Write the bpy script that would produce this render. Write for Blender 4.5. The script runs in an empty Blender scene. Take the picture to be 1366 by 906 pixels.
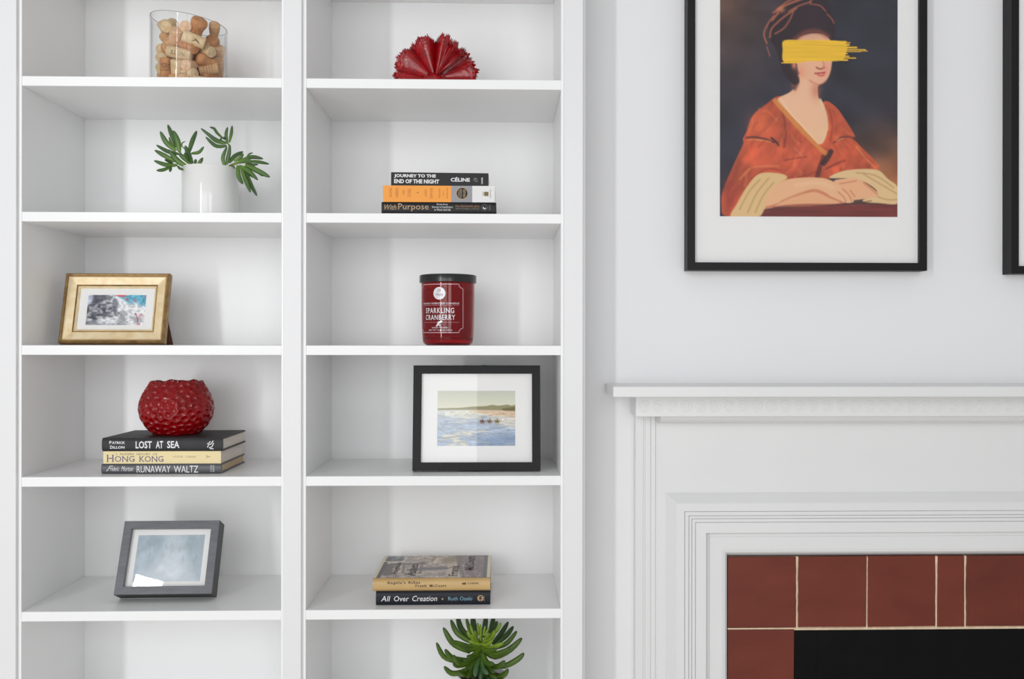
import bpy, bmesh, math, random
import numpy as np
from mathutils import Vector, Matrix

S = bpy.context.scene
COL = S.collection
random.seed(7)
RNG = np.random.default_rng(7)

# ------------------------------------------------------------------ camera
FPX, PCX, PCY = 1300.0, 703.5, 455.0        # focal length and principal point, in pixels of the 1366x906 frame
YAW, ROLL = 0.0265, 0.001
CAM = Vector((0.0, -1.885, 1.35))
FWD = Vector((math.sin(YAW), math.cos(YAW), 0))
_R0, _U0 = Vector((math.cos(YAW), -math.sin(YAW), 0)), Vector((0, 0, 1))
RGT = _R0 * math.cos(ROLL) + _U0 * math.sin(ROLL)
UPV = _U0 * math.cos(ROLL) - _R0 * math.sin(ROLL)
cam_data = bpy.data.cameras.new('camera')
cam_data.sensor_width = 36.0
cam_data.lens = 36.0 * FPX / 1366.0
cam_data.shift_x = (683.0 - PCX) / 1366.0
cam_data.shift_y = (PCY - 453.0) / 1366.0
cam_data.clip_start = 0.05
cam = bpy.data.objects.new('camera', cam_data)
COL.objects.link(cam)
B = -FWD
cam.matrix_world = Matrix(((RGT.x, UPV.x, B.x, CAM.x), (RGT.y, UPV.y, B.y, CAM.y), (RGT.z, UPV.z, B.z, CAM.z), (0, 0, 0, 1)))
S.camera = cam

# ------------------------------------------------------------------ world, lights, exposure
S.view_settings.view_transform = 'Standard'
S.view_settings.look = 'None'
S.view_settings.gamma = 1.0
S.view_settings.use_curve_mapping = False
S.view_settings.exposure = 0.0
world = bpy.data.worlds.new('room_light')
S.world = world
world.use_nodes = True
bg = world.node_tree.nodes['Background']
bg.inputs[0].default_value = (0.975, 0.985, 1.0, 1)
bg.inputs[1].default_value = 0.43


def area_light(name, loc, target, sx, sy, energy, color=(1, 1, 1)):
    d = bpy.data.lights.new(name, 'AREA')
    d.shape = 'RECTANGLE'
    d.size, d.size_y, d.energy, d.color = sx, sy, energy, color
    o = bpy.data.objects.new(name, d)
    COL.objects.link(o)
    o.location = loc
    o.rotation_euler = (Vector(target) - Vector(loc)).to_track_quat('-Z', 'Y').to_euler()
    return o


area_light('tall_window_light', (-2.0, -3.49, 1.77), (-0.1, 0.1, 1.77), 0.17, 3.14, 39.0, (0.98, 0.99, 1.0))
area_light('left_fill_light', (-1.08, -4.3, 1.8), (-1.08, 0.1, 1.8), 1.84, 2.2, 32.0, (0.98, 0.99, 1.0))  # soft fill added behind the camera to brighten the shelf backs
area_light('right_fill_light', (0.75, -4.3, 1.8), (0.75, 0.1, 1.8), 1.0, 2.2, 24.0, (0.98, 0.99, 1.0))  # second added fill, lifts the right-hand shelves and wall


# ------------------------------------------------------------------ helpers
def at(u, v, y):
    d = FWD + RGT * ((u - PCX) / FPX) + UPV * ((PCY - v) / FPX)
    return CAM + d * ((y - CAM.y) / d.y)


def lin(c):
    c = [x / 255.0 for x in c]
    return tuple(x / 12.92 if x <= 0.04045 else ((x + 0.055) / 1.055) ** 2.4 for x in c)


class MB:
    def __init__(s):
        s.v, s.f, s.m = [], [], []

    def add(s, vs, fs, mi=0):
        o = len(s.v)
        s.v += [tuple(p) for p in vs]
        s.f += [tuple(i + o for i in q) for q in fs]
        s.m += [mi] * len(fs)
        return s

    def box(s, x0, x1, y0, y1, z0, z1, mi=0):
        vs = [(x, y, z) for z in (z0, z1) for y in (y0, y1) for x in (x0, x1)]
        return s.add(vs, [(0, 2, 3, 1), (4, 5, 7, 6), (0, 1, 5, 4), (2, 6, 7, 3), (0, 4, 6, 2), (1, 3, 7, 5)], mi)

    def grid(s, P, cu=False, cv=False, mi=0):
        n, m = len(P), len(P[0])
        fs = []
        for i in range(n if cu else n - 1):
            for j in range(m if cv else m - 1):
                a, b = i, (i + 1) % n
                c, d = j, (j + 1) % m
                fs.append((a * m + c, a * m + d, b * m + d, b * m + c))
        return s.add([p for r in P for p in r], fs, mi)

    def lathe(s, prof, seg=32, cx=0, cy=0, mi=0):
        P = [[(cx + r * math.cos(2 * math.pi * k / seg), cy + r * math.sin(2 * math.pi * k / seg), z) for k in range(seg)] for r, z in prof]
        return s.grid(P, cv=True, mi=mi)

    def extrude_x(s, prof, x0, x1, mi=0):       # closed profile of (y, z)
        n = len(prof)
        vs = [(x0, y, z) for y, z in prof] + [(x1, y, z) for y, z in prof]
        fs = [(i, (i + 1) % n, n + (i + 1) % n, n + i) for i in range(n)] + [tuple(range(n))[::-1], tuple(range(n, 2 * n))]
        return s.add(vs, fs, mi)

    def extrude_z(s, prof, z0, z1, mi=0):       # closed profile of (x, y)
        n = len(prof)
        vs = [(x, y, z0) for x, y in prof] + [(x, y, z1) for x, y in prof]
        fs = [(i, (i + 1) % n, n + (i + 1) % n, n + i) for i in range(n)] + [tuple(range(n))[::-1], tuple(range(n, 2 * n))]
        return s.add(vs, fs, mi)

    def frame(s, w, h, prof, mi=0, x=0, z=0):   # mitred picture frame, closed profile of (offset from the outer edge, y)
        P = [[(x + o, y, z + o), (x + w - o, y, z + o), (x + w - o, y, z + h - o), (x + o, y, z + h - o)] for o, y in prof]
        return s.grid(P, cu=True, cv=True, mi=mi)

    def tube(s, pts, rad, seg=8, flat=1.0, mi=0):
        pts = [Vector(p) for p in pts]
        n = len(pts)
        t = [(pts[min(i + 1, n - 1)] - pts[max(i - 1, 0)]).normalized() for i in range(n)]
        ref = Vector((0, 1, 0)) if abs(t[0].y) < 0.9 else Vector((1, 0, 0))
        P = []
        for i in range(n):
            a = t[i].cross(ref).normalized()
            b = t[i].cross(a).normalized()
            P.append([pts[i] + (a * math.cos(2 * math.pi * k / seg) + b * (flat * math.sin(2 * math.pi * k / seg))) * rad[i] for k in range(seg)])
        o = len(s.v)
        s.grid(P, cv=True, mi=mi)
        s.f += [tuple(o + k for k in range(seg)), tuple(o + (n - 1) * seg + k for k in range(seg))[::-1]]
        s.m += [mi, mi]
        return s

    def build(s, name, mats, parent=None, smooth=False, bevel=0.0, seg=1, angle=35, cols=None):
        me = bpy.data.meshes.new(name)
        me.from_pydata(s.v, [], s.f)
        for m in (mats if isinstance(mats, (list, tuple)) else [mats]):
            me.materials.append(m)
        me.polygons.foreach_set('material_index', s.m)
        if cols is not None:
            a = me.color_attributes.new('Col', 'FLOAT_COLOR', 'POINT')
            a.data.foreach_set('color', np.asarray(cols, np.float32).ravel())
        bm = bmesh.new()
        bm.from_mesh(me)
        bmesh.ops.recalc_face_normals(bm, faces=bm.faces)
        if bevel:
            es = [e for e in bm.edges if len(e.link_faces) == 2 and e.calc_face_angle(0) > 0.5]
            bmesh.ops.bevel(bm, geom=es, offset=bevel, segments=seg, profile=0.5, affect='EDGES', clamp_overlap=True)
        bm.to_mesh(me)
        bm.free()
        if smooth:
            me.polygons.foreach_set('use_smooth', [True] * len(me.polygons))
            me.set_sharp_from_angle(angle=math.radians(angle))
        o = bpy.data.objects.new(name, me)
        COL.objects.link(o)
        if parent:
            o.parent = parent
        return o


def tag(o, label, cat, group=None):
    o['label'], o['category'] = label, cat
    if group:
        o['group'] = group
    return o


def thing(name, label, cat, loc=(0, 0, 0), rot=(0, 0, 0), group=None):
    o = bpy.data.objects.new(name, None)
    o.empty_display_size = 0.02
    COL.objects.link(o)
    o.location, o.rotation_euler = loc, rot
    return tag(o, label, cat, group)


def structure(o):
    o['kind'] = 'structure'
    return o


# ------------------------------------------------------------------ materials
def material(name, col, rough=0.5, metal=0.0, var=0.06, scale=30.0, stretch=(1, 1, 1), bump=0.0, bscale=None, coat=0.0, spec=0.5, rand=0.0, col2=None):
    m = bpy.data.materials.new(name)
    m.use_nodes = True
    nt = m.node_tree
    b = nt.nodes['Principled BSDF']
    b.inputs['Roughness'].default_value = rough
    b.inputs['Metallic'].default_value = metal
    b.inputs['Coat Weight'].default_value = coat
    b.inputs['Coat Roughness'].default_value = 0.04
    b.inputs['Specular IOR Level'].default_value = spec
    tc = nt.nodes.new('ShaderNodeTexCoord')
    mp = nt.nodes.new('ShaderNodeMapping')
    mp.inputs['Scale'].default_value = stretch
    nt.links.new(tc.outputs['Object'], mp.inputs['Vector'])
    nz = nt.nodes.new('ShaderNodeTexNoise')
    nz.inputs['Scale'].default_value = scale
    nz.inputs['Detail'].default_value = 5.0
    nt.links.new(mp.outputs['Vector'], nz.inputs['Vector'])
    rp = nt.nodes.new('ShaderNodeValToRGB')
    rp.color_ramp.elements[0].position, rp.color_ramp.elements[1].position = 0.3, 0.7
    c = lin(col)
    c2 = lin(col2) if col2 else tuple(x * (1 - var) for x in c)
    c1 = c if col2 else tuple(min(1, x * (1 + var * 0.5)) for x in c)
    rp.color_ramp.elements[0].color, rp.color_ramp.elements[1].color = c2 + (1,), c1 + (1,)
    nt.links.new(nz.outputs['Fac'], rp.inputs['Fac'])
    out = rp.outputs['Color']
    if rand:
        oi = nt.nodes.new('ShaderNodeObjectInfo')
        mr = nt.nodes.new('ShaderNodeMapRange')
        mr.inputs['To Min'].default_value, mr.inputs['To Max'].default_value = 1 - rand, 1 + rand
        nt.links.new(oi.outputs['Random'], mr.inputs['Value'])
        hs = nt.nodes.new('ShaderNodeHueSaturation')
        nt.links.new(mr.outputs['Result'], hs.inputs['Value'])
        nt.links.new(out, hs.inputs['Color'])
        out = hs.outputs['Color']
    nt.links.new(out, b.inputs['Base Color'])
    if bump:
        n2 = nt.nodes.new('ShaderNodeTexNoise')
        n2.inputs['Scale'].default_value = bscale or scale * 4
        n2.inputs['Detail'].default_value = 3.0
        nt.links.new(mp.outputs['Vector'], n2.inputs['Vector'])
        bp = nt.nodes.new('ShaderNodeBump')
        bp.inputs['Strength'].default_value = bump
        bp.inputs['Distance'].default_value = 0.002
        nt.links.new(n2.outputs['Fac'], bp.inputs['Height'])
        nt.links.new(bp.outputs['Normal'], b.inputs['Normal'])
    return m


def print_material(name, rough=0.6, coat=0.0, spec=0.5):
    m = bpy.data.materials.new(name)
    m.use_nodes = True
    nt = m.node_tree
    b = nt.nodes['Principled BSDF']
    a = nt.nodes.new('ShaderNodeVertexColor')
    a.layer_name = 'Col'
    nt.links.new(a.outputs['Color'], b.inputs['Base Color'])
    b.inputs['Roughness'].default_value = rough
    b.inputs['Coat Weight'].default_value = coat
    b.inputs['Specular IOR Level'].default_value = spec
    return m


def thin_glass(name, tint=(1, 1, 1), ior=1.5, rough=0.0):
    m = bpy.data.materials.new(name)
    m.use_nodes = True
    nt = m.node_tree
    nt.nodes.remove(nt.nodes['Principled BSDF'])
    tr = nt.nodes.new('ShaderNodeBsdfTransparent')
    tr.inputs[0].default_value = tint + (1,)
    gl = nt.nodes.new('ShaderNodeBsdfGlossy')
    gl.inputs['Roughness'].default_value = rough
    fr = nt.nodes.new('ShaderNodeFresnel')
    ge = nt.nodes.new('ShaderNodeNewGeometry')
    mr = nt.nodes.new('ShaderNodeMapRange')          # same reflectance from both sides of the pane
    mr.inputs['To Min'].default_value, mr.inputs['To Max'].default_value = ior, 1.0 / ior
    nt.links.new(ge.outputs['Backfacing'], mr.inputs['Value'])
    nt.links.new(mr.outputs['Result'], fr.inputs['IOR'])
    mx = nt.nodes.new('ShaderNodeMixShader')
    nt.links.new(fr.outputs[0], mx.inputs[0])
    nt.links.new(tr.outputs[0], mx.inputs[1])
    nt.links.new(gl.outputs[0], mx.inputs[2])
    nt.links.new(mx.outputs[0], nt.nodes['Material Output'].inputs[0])
    return m


W_CAB = material('white_lacquer', (247, 247, 247), 0.32, var=0.008, scale=6, bump=0.03, bscale=180)
W_STILE = material('white_lacquer_dimmed', (235, 235, 236), 0.34, var=0.01, scale=6, bump=0.03, bscale=180)  # cabinet white, darkened in colour to offset the strong light on the stiles
W_WALL = material('white_wall_paint', (240, 240, 241), 0.7, var=0.012, scale=3, bump=0.06, bscale=260)
W_WOOD = material('white_gloss_woodwork', (233, 233, 233), 0.35, var=0.015, scale=5, bump=0.08, bscale=90)
FLOOR = material('pale_floor', (236, 231, 224), 0.6, var=0.1, scale=8)
TILE = material('red_clay_tile', (114, 50, 36), 0.38, var=0.16, scale=7, stretch=(1, 1, 2.2), bump=0.06, bscale=70, rand=0.08, spec=0.35)
GROUT = material('cream_grout', (232, 208, 178), 0.9, var=0.16, scale=90, bump=0.2)
SOOT = material('sooty_joint', (66, 50, 44), 0.9, var=0.4, scale=60)
IRON = material('matt_black_sheet', (8, 8, 9), 0.4, var=0.35, scale=14, bump=0.05, spec=0.15)
BLACKF = material('black_frame_paint', (18, 17, 19), 0.5, var=0.2, scale=40, bump=0.05, spec=0.3)
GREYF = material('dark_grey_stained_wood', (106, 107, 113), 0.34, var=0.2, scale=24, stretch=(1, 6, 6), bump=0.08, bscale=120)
GREYSIDE = material('grey_wood_shade_toned', (58, 57, 57), 0.5, var=0.25, scale=30, stretch=(8, 8, 1))  # frame grey with the shade of its unlit side put into the colour
GOLD = material('gold_leaf', (246, 230, 194), 0.4, metal=0.15, col2=(230, 202, 154), scale=55, bump=0.15, bscale=150)
GOLDD = material('antique_gold', (172, 138, 86), 0.34, metal=0.4, col2=(132, 100, 58), scale=70, bump=0.15)
GOLDL = material('bright_gold_fillet', (246, 226, 184), 0.3, metal=0.25, var=0.12, scale=60)
MAT = material('white_mat_board', (246, 245, 244), 0.85, var=0.01, scale=60)
BROWN = material('brown_board', (112, 76, 58), 0.7, var=0.2)
GLASS = thin_glass('picture_glass', (1.0, 1.0, 1.0), 1.4)
JAR = thin_glass('jar_glass', (0.98, 0.985, 0.985), 1.4)
CORK_L = material('pale_cork', (240, 214, 172), 0.8, col2=(214, 180, 134), scale=90, bump=0.3, rand=0.07)
CORK_M = material('tan_cork', (228, 184, 136), 0.8, col2=(196, 148, 102), scale=80, bump=0.4, rand=0.08)
CORK_B = material('brown_cork', (214, 154, 102), 0.8, col2=(176, 116, 72), scale=110, bump=0.5, rand=0.08)
CORK_P = material('pinkish_cork', (240, 202, 164), 0.8, col2=(220, 172, 132), scale=90, bump=0.3)
CORKINK = material('cork_ink', (92, 74, 62), 0.8)
WINE = material('wine_stain', (104, 50, 50), 0.8, var=0.3, scale=120)
CERAMIC = material('white_glazed_ceramic', (238, 238, 236), 0.13, var=0.01, scale=5, coat=0.1)
SOIL = material('dark_soil', (58, 46, 38), 0.95, var=0.5, scale=160, bump=0.8)
REDGLAZE = material('glossy_red_glaze', (150, 3, 11), 0.045, col2=(126, 2, 8), scale=26, spec=0.5)
REDCORAL = material('red_lacquer', (172, 12, 24), 0.26, col2=(128, 6, 14), scale=60, bump=0.35, bscale=240, coat=0.3)
LEAF = print_material('succulent_leaf', 0.42)
PRINT = print_material('printed_paper', 0.55, spec=0.3)
COVERPRINT = print_material('printed_dust_jacket', 0.32)
PAGES = material('page_edges', (226, 216, 206), 0.85, var=0.14, scale=60, stretch=(0.3, 0.3, 14))
PAGESO = material('aged_page_edges', (206, 182, 148), 0.85, var=0.16, scale=60, stretch=(0.3, 0.3, 14))
CHAR = material('charcoal_cloth', (50, 50, 52), 0.55, var=0.12, scale=50, bump=0.08, spec=0.35)
GREYC = material('grey_jacket', (86, 87, 91), 0.42, var=0.08, scale=20)
CREAMC = material('cream_cover', (240, 221, 168), 0.45, var=0.03, scale=10)
INKY = material('black_cover', (34, 34, 36), 0.45, var=0.08, scale=20, spec=0.3)
NAVY = material('navy_jacket', (30, 32, 42), 0.45, var=0.1, scale=20, spec=0.3)
ORANGE = material('orange_cover', (247, 160, 52), 0.45, var=0.03, scale=10)
SLATE = material('grey_cover_band', (150, 150, 156), 0.45, var=0.03)
WHITEC = material('white_cover_band', (232, 231, 230), 0.45, var=0.02)
OCHRE = material('ochre_spine', (208, 176, 120), 0.42, col2=(192, 156, 100), scale=6)
MAROON = material('maroon_board', (120, 44, 54), 0.5, var=0.1)
INK_W = material('white_ink', (238, 236, 238), 0.5, var=0.02)
INK_K = material('black_ink', (52, 42, 40), 0.5)
INK_V = material('violet_ink', (104, 92, 132), 0.5, var=0.15, scale=60)
INK_G = material('grey_ink', (146, 134, 116), 0.5)
INK_T = material('tan_ink', (190, 158, 122), 0.5)
INK_O = material('orange_ink', (176, 126, 84), 0.5)
INK_B = material('blue_ink', (128, 170, 190), 0.5)
INK_BR = material('brown_ink_on_orange', (196, 120, 50), 0.5)
INK_D = material('dim_grey_ink', (110, 108, 108), 0.5)
INK_P = material('pale_pink_ink', (214, 170, 176), 0.45)
INK_CW = material('white_label_ink', (232, 228, 232), 0.3, var=0.02, coat=1.0)
INK_CP = material('pink_label_ink', (190, 140, 148), 0.3, var=0.05, coat=1.0)
LID = material('black_lid_metal', (30, 32, 32), 0.28, var=0.1, coat=0.2)
WAX = material('red_wax', (196, 20, 34), 0.4, col2=(150, 8, 20), scale=8, stretch=(4, 4, 0.2))


def red_glass():
    m = material('red_tinted_glass', (190, 14, 26), 0.03, var=0.05, scale=4)
    b = m.node_tree.nodes['Principled BSDF']
    b.inputs['Transmission Weight'].default_value = 0.75
    b.inputs['IOR'].default_value = 1.45
    return m


REDGLASS = red_glass()


# ------------------------------------------------------------------ lettering
def glyphs(txt, bold=0.0, serif=0.0, shear=0.0, spacing=1.0):
    cu = bpy.data.curves.new('lettering', 'FONT')
    cu.body, cu.offset, cu.shear, cu.resolution_u, cu.space_character = txt, bold, shear, 2, spacing
    o = bpy.data.objects.new('lettering', cu)
    COL.objects.link(o)
    me = bpy.data.meshes.new_from_object(o.evaluated_get(bpy.context.evaluated_depsgraph_get()))
    vs = np.array([(v.co.x, v.co.y) for v in me.vertices]).reshape(-1, 2)
    fs = [tuple(p.vertices) for p in me.polygons]
    if serif and len(vs):
        cnt = {}
        for f in fs:
            for i in range(len(f)):
                k = tuple(sorted((f[i], f[(i + 1) % len(f)])))
                cnt[k] = cnt.get(k, 0) + 1
        top = vs[:, 1].max()
        extra = []
        for (a, b), c in cnt.items():
            if c != 1:
                continue
            (xa, ya), (xb, yb) = vs[a], vs[b]
            L = abs(xa - xb)
            if abs(ya - yb) < 0.004 and 0.05 < L < 0.2:
                y, up = (ya + yb) / 2, None
                mid = (ya + yb) / 2
                d = 0.035 if mid < 0.3 * top else -0.035
                x0, x1 = min(xa, xb) - serif, max(xa, xb) + serif
                extra.append((x0, x1, mid, mid + d))
        vl = vs.tolist()
        for x0, x1, y0, y1 in extra:
            n = len(vl)
            vl += [(x0, min(y0, y1)), (x1, min(y0, y1)), (x1, max(y0, y1)), (x0, max(y0, y1))]
            fs.append((n, n + 1, n + 2, n + 3))
        vs = np.array(vl)
    bpy.data.objects.remove(o)
    bpy.data.curves.remove(cu)
    bpy.data.meshes.remove(me)
    return vs, fs


def put_text(mb, txt, x0, x1, z0, z1, wrap, rot=False, mi=0, **kw):
    """lettering fitted to the box x0..x1, z0..z1; rot = reads from bottom to top (or -1: top to bottom)"""
    vs, fs = glyphs(txt, **kw)
    lo, hi = vs.min(0), vs.max(0)
    n = (vs - lo) / np.maximum(hi - lo, 1e-6)
    if rot == -1:
        n = np.stack([n[:, 1], 1 - n[:, 0]], 1)
    elif rot:
        n = np.stack([1 - n[:, 1], n[:, 0]], 1)
    mb.add([wrap(x0 + (x1 - x0) * a, z0 + (z1 - z0) * b) for a, b in n], fs, mi)
    return mb


def strip2d(mb, pts, width, wrap, closed=False, mi=0):
    """a flat printed line of given width through 2D points"""
    pts = [Vector(p) for p in pts]
    n = len(pts)
    L, Rr = [], []
    for i in range(n):
        a = pts[(i - 1) % n] if (closed or i > 0) else pts[i]
        b = pts[(i + 1) % n] if (closed or i < n - 1) else pts[i]
        t = (b - a).normalized()
        nn = Vector((-t.y, t.x)) * width / 2
        L.append(wrap(*(pts[i] + nn)))
        Rr.append(wrap(*(pts[i] - nn)))
    return mb.grid([L, Rr], cv=closed, mi=mi)


def disc2d(mb, cx, cz, r, wrap, n=24, mi=0, ry=None):
    ry = ry or r
    return mb.add([wrap(cx + r * math.cos(2 * math.pi * k / n), cz + ry * math.sin(2 * math.pi * k / n)) for k in range(n)], [tuple(range(n))], mi)


# ------------------------------------------------------------------ painter for flat printed pictures
def catmull(pts, k=6, closed=True):
    p = np.array(pts, float)
    n = len(p)
    out = []
    for i in range(n if closed else n - 1):
        if closed:
            a, b, c, d = p[i - 1], p[i], p[(i + 1) % n], p[(i + 2) % n]
        else:
            a, b, c, d = p[max(i - 1, 0)], p[i], p[i + 1], p[min(i + 2, n - 1)]
        for t in np.arange(k) / k:
            out.append(0.5 * (2 * b + (c - a) * t + (2 * a - 5 * b + 4 * c - d) * t * t + (3 * b - a - 3 * c + d) * t ** 3))
    if not closed:
        out.append(p[-1])
    return np.array(out)


class Paint:
    def __init__(s, x0, x1, y0, y1, nx, ny, col):
        s.nx, s.ny = nx, ny
        s.X, s.Y = np.meshgrid(np.linspace(x0, x1, nx), np.linspace(y0, y1, ny))
        s.img = np.ones((ny, nx, 3)) * np.array(col, float)

    def blend(s, mask, col):
        s.img = s.img * (1 - mask[..., None]) + np.asarray(col, float) * mask[..., None]

    def dist(s, pts, closed):
        D = np.full(s.X.shape, 1e9)
        n = len(pts)
        for i in range(n if closed else n - 1):
            a, b = pts[i], pts[(i + 1) % n]
            ab = b - a
            t = np.clip(((s.X - a[0]) * ab[0] + (s.Y - a[1]) * ab[1]) / max(ab @ ab, 1e-9), 0, 1)
            D = np.minimum(D, (s.X - a[0] - t * ab[0]) ** 2 + (s.Y - a[1] - t * ab[1]) ** 2)
        return np.sqrt(D)

    def poly(s, pts, col, blur=1.0, alpha=1.0, smooth=True):
        p = catmull(pts) if smooth else np.array(pts, float)
        inside = np.zeros(s.X.shape, bool)
        n = len(p)
        for i in range(n):
            (x1, y1), (x2, y2) = p[i], p[(i + 1) % n]
            if y1 == y2:
                continue
            c = ((y1 > s.Y) != (y2 > s.Y)) & (s.X < (x2 - x1) * (s.Y - y1) / (y2 - y1) + x1)
            inside ^= c
        d = s.dist(p, True)
        s.blend(alpha * np.clip(0.5 + np.where(inside, d, -d) / blur, 0, 1), col)

    def stroke(s, pts, w, col, blur=1.0, alpha=1.0):
        p = catmull(pts, closed=False) if len(pts) > 2 else np.array(pts, float)
        s.blend(alpha * np.clip(0.5 + (w / 2 - s.dist(p, False)) / blur, 0, 1), col)

    def spot(s, x, y, rx, ry, col, alpha=1.0):
        s.blend(alpha * np.exp(-(((s.X - x) / rx) ** 2 + ((s.Y - y) / ry) ** 2)), col)

    def noise(s, sx, sy, seed=0, octaves=3):
        rng = np.random.default_rng(seed)
        out, amp = np.zeros(s.X.shape), 1.0
        for o in range(octaves):
            gx, gy = s.X / sx * 2 ** o, s.Y / sy * 2 ** o
            gx, gy = gx - gx.min(), gy - gy.min()
            T = rng.random((int(gy.max()) + 3, int(gx.max()) + 3))
            ix, iy = gx.astype(int), gy.astype(int)
            fx, fy = gx - ix, gy - iy
            fx, fy = fx * fx * (3 - 2 * fx), fy * fy * (3 - 2 * fy)
            out += amp * ((T[iy, ix] * (1 - fx) + T[iy, ix + 1] * fx) * (1 - fy) + (T[iy + 1, ix] * (1 - fx) + T[iy + 1, ix + 1] * fx) * fy - 0.5)
            amp *= 0.5
        return out

    def shade(s, field, amt):
        s.img = np.clip(s.img * (1 + amt * field[..., None]), 0, 255)

    def mesh(s, name, w, h, y, parent, mat, x0=0.0, z0=0.0, flat=False):
        xs, zs = np.linspace(x0, x0 + w, s.nx), np.linspace(z0 + h, z0, s.ny)
        gx, gz = np.meshgrid(xs, zs)
        v = np.stack([gx, gz, np.full_like(gx, y)], -1) if flat else np.stack([gx, np.full_like(gx, y), gz], -1)
        idx = np.arange(s.nx * s.ny).reshape(s.ny, s.nx)
        f = np.stack([idx[:-1, :-1], idx[1:, :-1], idx[1:, 1:], idx[:-1, 1:]], -1).reshape(-1, 4)
        me = bpy.data.meshes.new(name)
        me.from_pydata(v.reshape(-1, 3).tolist(), [], f.tolist())
        c = s.img / 255.0
        c = np.where(c <= 0.04045, c / 12.92, ((c + 0.055) / 1.055) ** 2.4)
        c = np.concatenate([c, np.ones(c.shape[:2] + (1,))], -1).astype(np.float32)
        a = me.color_attributes.new('Col', 'FLOAT_COLOR', 'POINT')
        a.data.foreach_set('color', c.ravel())
        me.materials.append(mat)
        o = bpy.data.objects.new(name, me)
        COL.objects.link(o)
        o.parent = parent
        return o


# ================================================================== the room
WALLY, BACKY = 0.12, 0.302
AX0, AX1 = -1.02, 0.1630
wall = MB().extrude_z([(-2.2, WALLY), (AX0, WALLY), (AX0, BACKY), (AX1, BACKY), (AX1, WALLY), (2.3, WALLY), (2.3, 0.42), (-2.2, 0.42)], 0, 3.5)
structure(wall.build('wall_back', W_WALL))
structure(MB().box(-2.2, 2.3, -3.9, 0.42, -0.05, 0).build('floor', FLOOR))

# ------------------------------------------------------------------ bookcases
SH = [2.119, 1.8553, 1.596, 1.341, 1.089, 0.8315, 0.574, 0.317, 0.07]   # shelf tops
TH, CT, NY = 0.0185, 2.42, 0.284


def bookcase(name, label, xl, xr, stiles):
    t = thing(name, label, 'bookcase', ((xl + xr) / 2, 0, 0), group='built-in white bookcases')
    ox = -(xl + xr) / 2
    bx = lambda a, b, *r: MB().box(a + ox, b + ox, *r)
    for a, b in ((xl - 0.016, xl), (xr, xr + 0.016)):
        bx(a, b, 0, NY + 0.012, 0, CT).build('side_panel', W_CAB, t, bevel=0.0006)
    bx(xl, xr, NY, NY + 0.012, 0.05, CT - 0.02).build('back_panel', W_CAB, t)
    for z in SH:
        bx(xl, xr, 0.0006, NY, z - TH, z).build('shelf', W_CAB, t, bevel=0.0006)
    bx(xl, xr, 0, NY, CT - 0.02, CT).build('top_panel', W_CAB, t)
    bx(xl, xr, 0.02, 0.035, 0, SH[-1] - TH).build('plinth', W_CAB, t)
    for n, a, b, y0, y1 in stiles:
        bx(a, b, y0, y1, 0, CT + 0.02).build(n, W_STILE, t, bevel=0.0008)
    return t


bookcase('bookcase', 'left white built-in bookcase, holding the cork jar and the gold frame', -0.9158, -0.4232,
         [('face_stile', -1.02, -0.9222, -0.008, -0.0002)])
bookcase('bookcase', 'right white built-in bookcase beside the fireplace, holding the red candle and the beach picture', -0.3758, 0.1146,
         [('face_stile', -0.4174, -0.3832, -0.008, -0.0002), ('face_stile', 0.1199, 0.1571, -0.008, -0.0002), ('scribe_strip', 0.1345, 0.1622, 0.0, 0.016)])

# ------------------------------------------------------------------ fireplace mantel
FC = 0.936                                   # centre line of the fireplace
fm = thing('fireplace_mantel', 'white painted wooden fireplace mantel with a reeded surround, below the portrait print', 'fireplace', (FC, WALLY, 0))


def fpart(name, mb, bevel=0.0008, parent=fm, mat=W_WOOD, **k):
    return mb.build(name, mat, parent, bevel=bevel, **k)


HW = FC - 0.2133                             # half widths, local X = 0 at the centre, local Y = 0 on the wall
fpart('mantel_shelf', MB().box(-HW, HW, -0.149, 0, 1.2428, 1.2632), 0.0012)
FH = FC - 0.2655
frieze = fpart('frieze', MB().box(-FH, FH, -0.085, 0, 1.2006, 1.2428))
ring = MB()
for rr in (0.0108, 0.0068, 0.0032):
    ring.grid([[((rr + 0.0011 * math.cos(a)) * math.cos(q), -0.0009 * math.sin(a) if math.sin(a) > -0.2 else 0.0004, (rr + 0.0011 * math.cos(a)) * math.sin(q))
                for a in [2 * math.pi * i / 6 for i in range(6)]] for q in [2 * math.pi * i / 22 for i in range(22)]], cu=True, cv=True)
rx = -FH + 0.0165
ring0 = None
while rx < FH - 0.01:
    if ring0 is None:
        ring0 = ring.build('ring_ornament', W_WOOD, frieze, smooth=True)
        r = ring0
    else:
        r = ring0.copy()
        COL.objects.link(r)
        r.parent = frieze
    r.location = (rx, -0.085, 1.2212)
    rx += 0.0281
# quarter-round under the frieze
qr = [(0.0, 1.2008), (-0.066, 1.2008)] + [(-0.066 + 0.046 * (1 - math.cos(a)), 1.1985 - 0.016 * math.sin(a)) for a in [math.pi / 2 * i / 6 for i in range(7)]] + [(0.0, 1.1825)]
PX = FC - 0.3185
fpart('roll_moulding', MB().extrude_x(qr, -PX, PX), 0, smooth=True)
PO = FC - 0.2728
for s in (-1, 1):
    prof = [(0, 0), (0, -0.028), (0.0155, -0.028), (0.0165, -0.0255), (0.0195, -0.0255), (0.0205, -0.0235), (0.031, -0.0235), (0.033, -0.020), (0.0415, -0.020), (0.0435, -0.0165), (0.046, -0.0165), (0.046, 0)]
    pp = [(s * (PO - a), b) for a, b in prof]
    fpart('pilaster', MB().extrude_z(pp, 0, 1.2006), 0)
IX = FC - 0.345
for s in (-1, 1):
    a, b = sorted((s * (PO - 0.046), s * IX))
    fpart('side_board', MB().box(a, b, -0.0155, 0, 0, 1.2), 0)
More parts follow.
